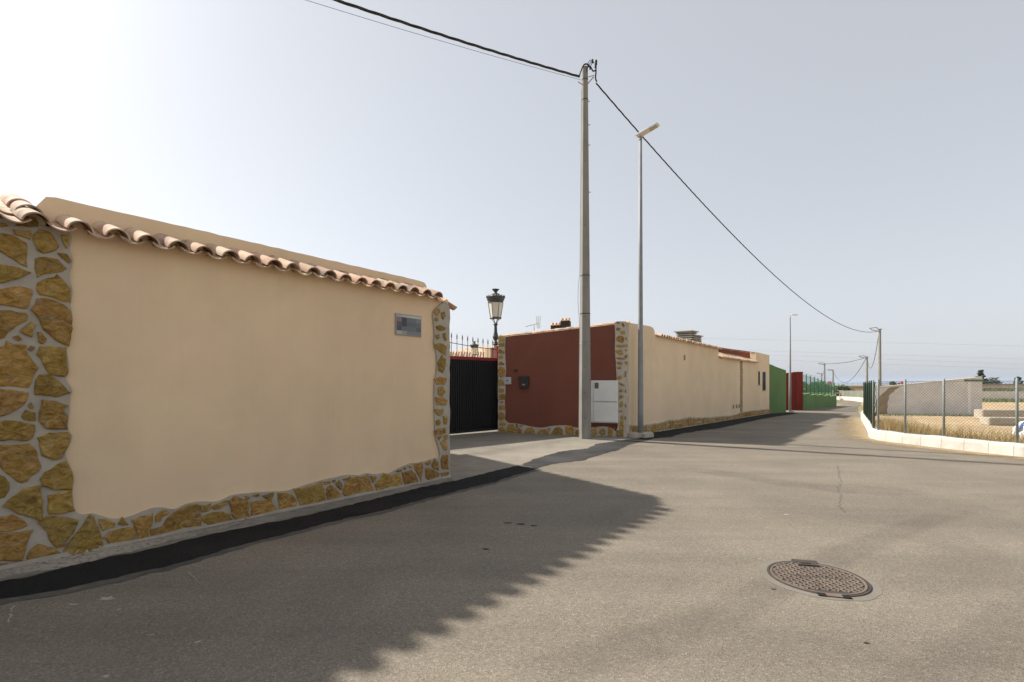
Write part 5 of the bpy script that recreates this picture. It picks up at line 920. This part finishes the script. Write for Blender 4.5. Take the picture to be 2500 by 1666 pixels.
# ---------------------------------------------------------------- distant poles and wires
def farpole(x, y, zt, w, label, arm=True):
    g = gz(x, y); e = tag(root('utility_pole', (x, y, 0)), label, 'pole', None); obj('shaft', lathe([(w * .62, g - .3), (w * .42, zt)], 8), 'pole', e)
    obj('bracket', join(tube([(0, 0, zt - .1), (-w * 1.4, 0, zt + .25), (-w * 4, 0, zt + .15), (-w * 3, 0, zt - .05), (0, 0, zt - .25)], w * .16, 5), bbox(-w * .5, w * .5, -w * .5, w * .5, zt - .02, zt + .1, .02)), 'galv', e); return (x, y, zt)
p2 = farpole(43.4, 58, 7.64, .30, 'concrete pole behind the fence at the end of the sagging cable')
p3 = farpole(72.2, 100, 6.45, .42, 'second far concrete pole near the bend, left of the first')
p4 = farpole(76.3, 120, 5.75, .40, 'far pole rising behind the green mesh fence')
p5 = farpole(126, 200, 4.5, .5, 'faint farthest pole left of the pole behind the green fence')
p6 = farpole(111, 170, 5.3, .5, 'short distant pole above the right end of the green fence')
def cab(a, b, sag, r, label): tag(obj('overhead_cable', tube(catenary(a, b, sag, 26), r, 5), 'cable'), label, 'cable')
cab((43.3, 58, 7.2), (72.2, 100, 6.2), 3.0, .035, 'cable drooping steeply between the two nearest far poles')
cab((72.0, 100, 6.3), (76.3, 120, 5.75), .4, .045, 'cable from the second far pole to the pole behind the green fence')
cab((72.0, 100, 6.1), (111, 170, 5.0), 4.4, .05, 'deeply sagging cable to the short distant pole')
cab((76.3, 120, 5.5), (126, 200, 4.3), 1.5, .05, 'faint distant cable from the pole behind the green fence')
for i, (a, b) in enumerate(((832, 845), (859.6, 877), (869.7, 890), (881.5, 901.6))):
    D_ = 230.; k0, k1 = .5833, 1.0417; za, zb = EYE + (930 - a) / 1200 * D_, EYE + (930 - b) / 1200 * D_; sl__ = (zb - za) / ((k1 - k0) * D_)
    x0, x1 = .30 * D_, 1.5 * D_
    tag(obj('power_line', tube([(x0, D_, za + (x0 - k0 * D_) * sl__), (x1, D_, za + (x1 - k0 * D_) * sl__)], .02, 4), 'thinwire'), '%s thin distant power line crossing the sky' % ('topmost', 'second from top', 'third from top', 'lowest')[i], 'power line', 'distant power lines')

# ---------------------------------------------------------------- hazy air
hm = bpy.data.materials.new('hazy_air'); hm.use_nodes = True; ht = hm.node_tree; ht.nodes.clear()
ho = ht.nodes.new('ShaderNodeOutputMaterial'); hv = ht.nodes.new('ShaderNodeVolumePrincipled')
hv.inputs['Color'].default_value = (.74, .84, 1, 1); hv.inputs['Density'].default_value = HAZE_DENS; hv.inputs['Anisotropy'].default_value = .2
ht.links.new(hv.outputs[0], ho.inputs['Volume'])
if HAZE_DENS > 0:
    struct(obj('haze', box(-9500, 26500, -700, 26500, -60, 32), hm), 'stuff')
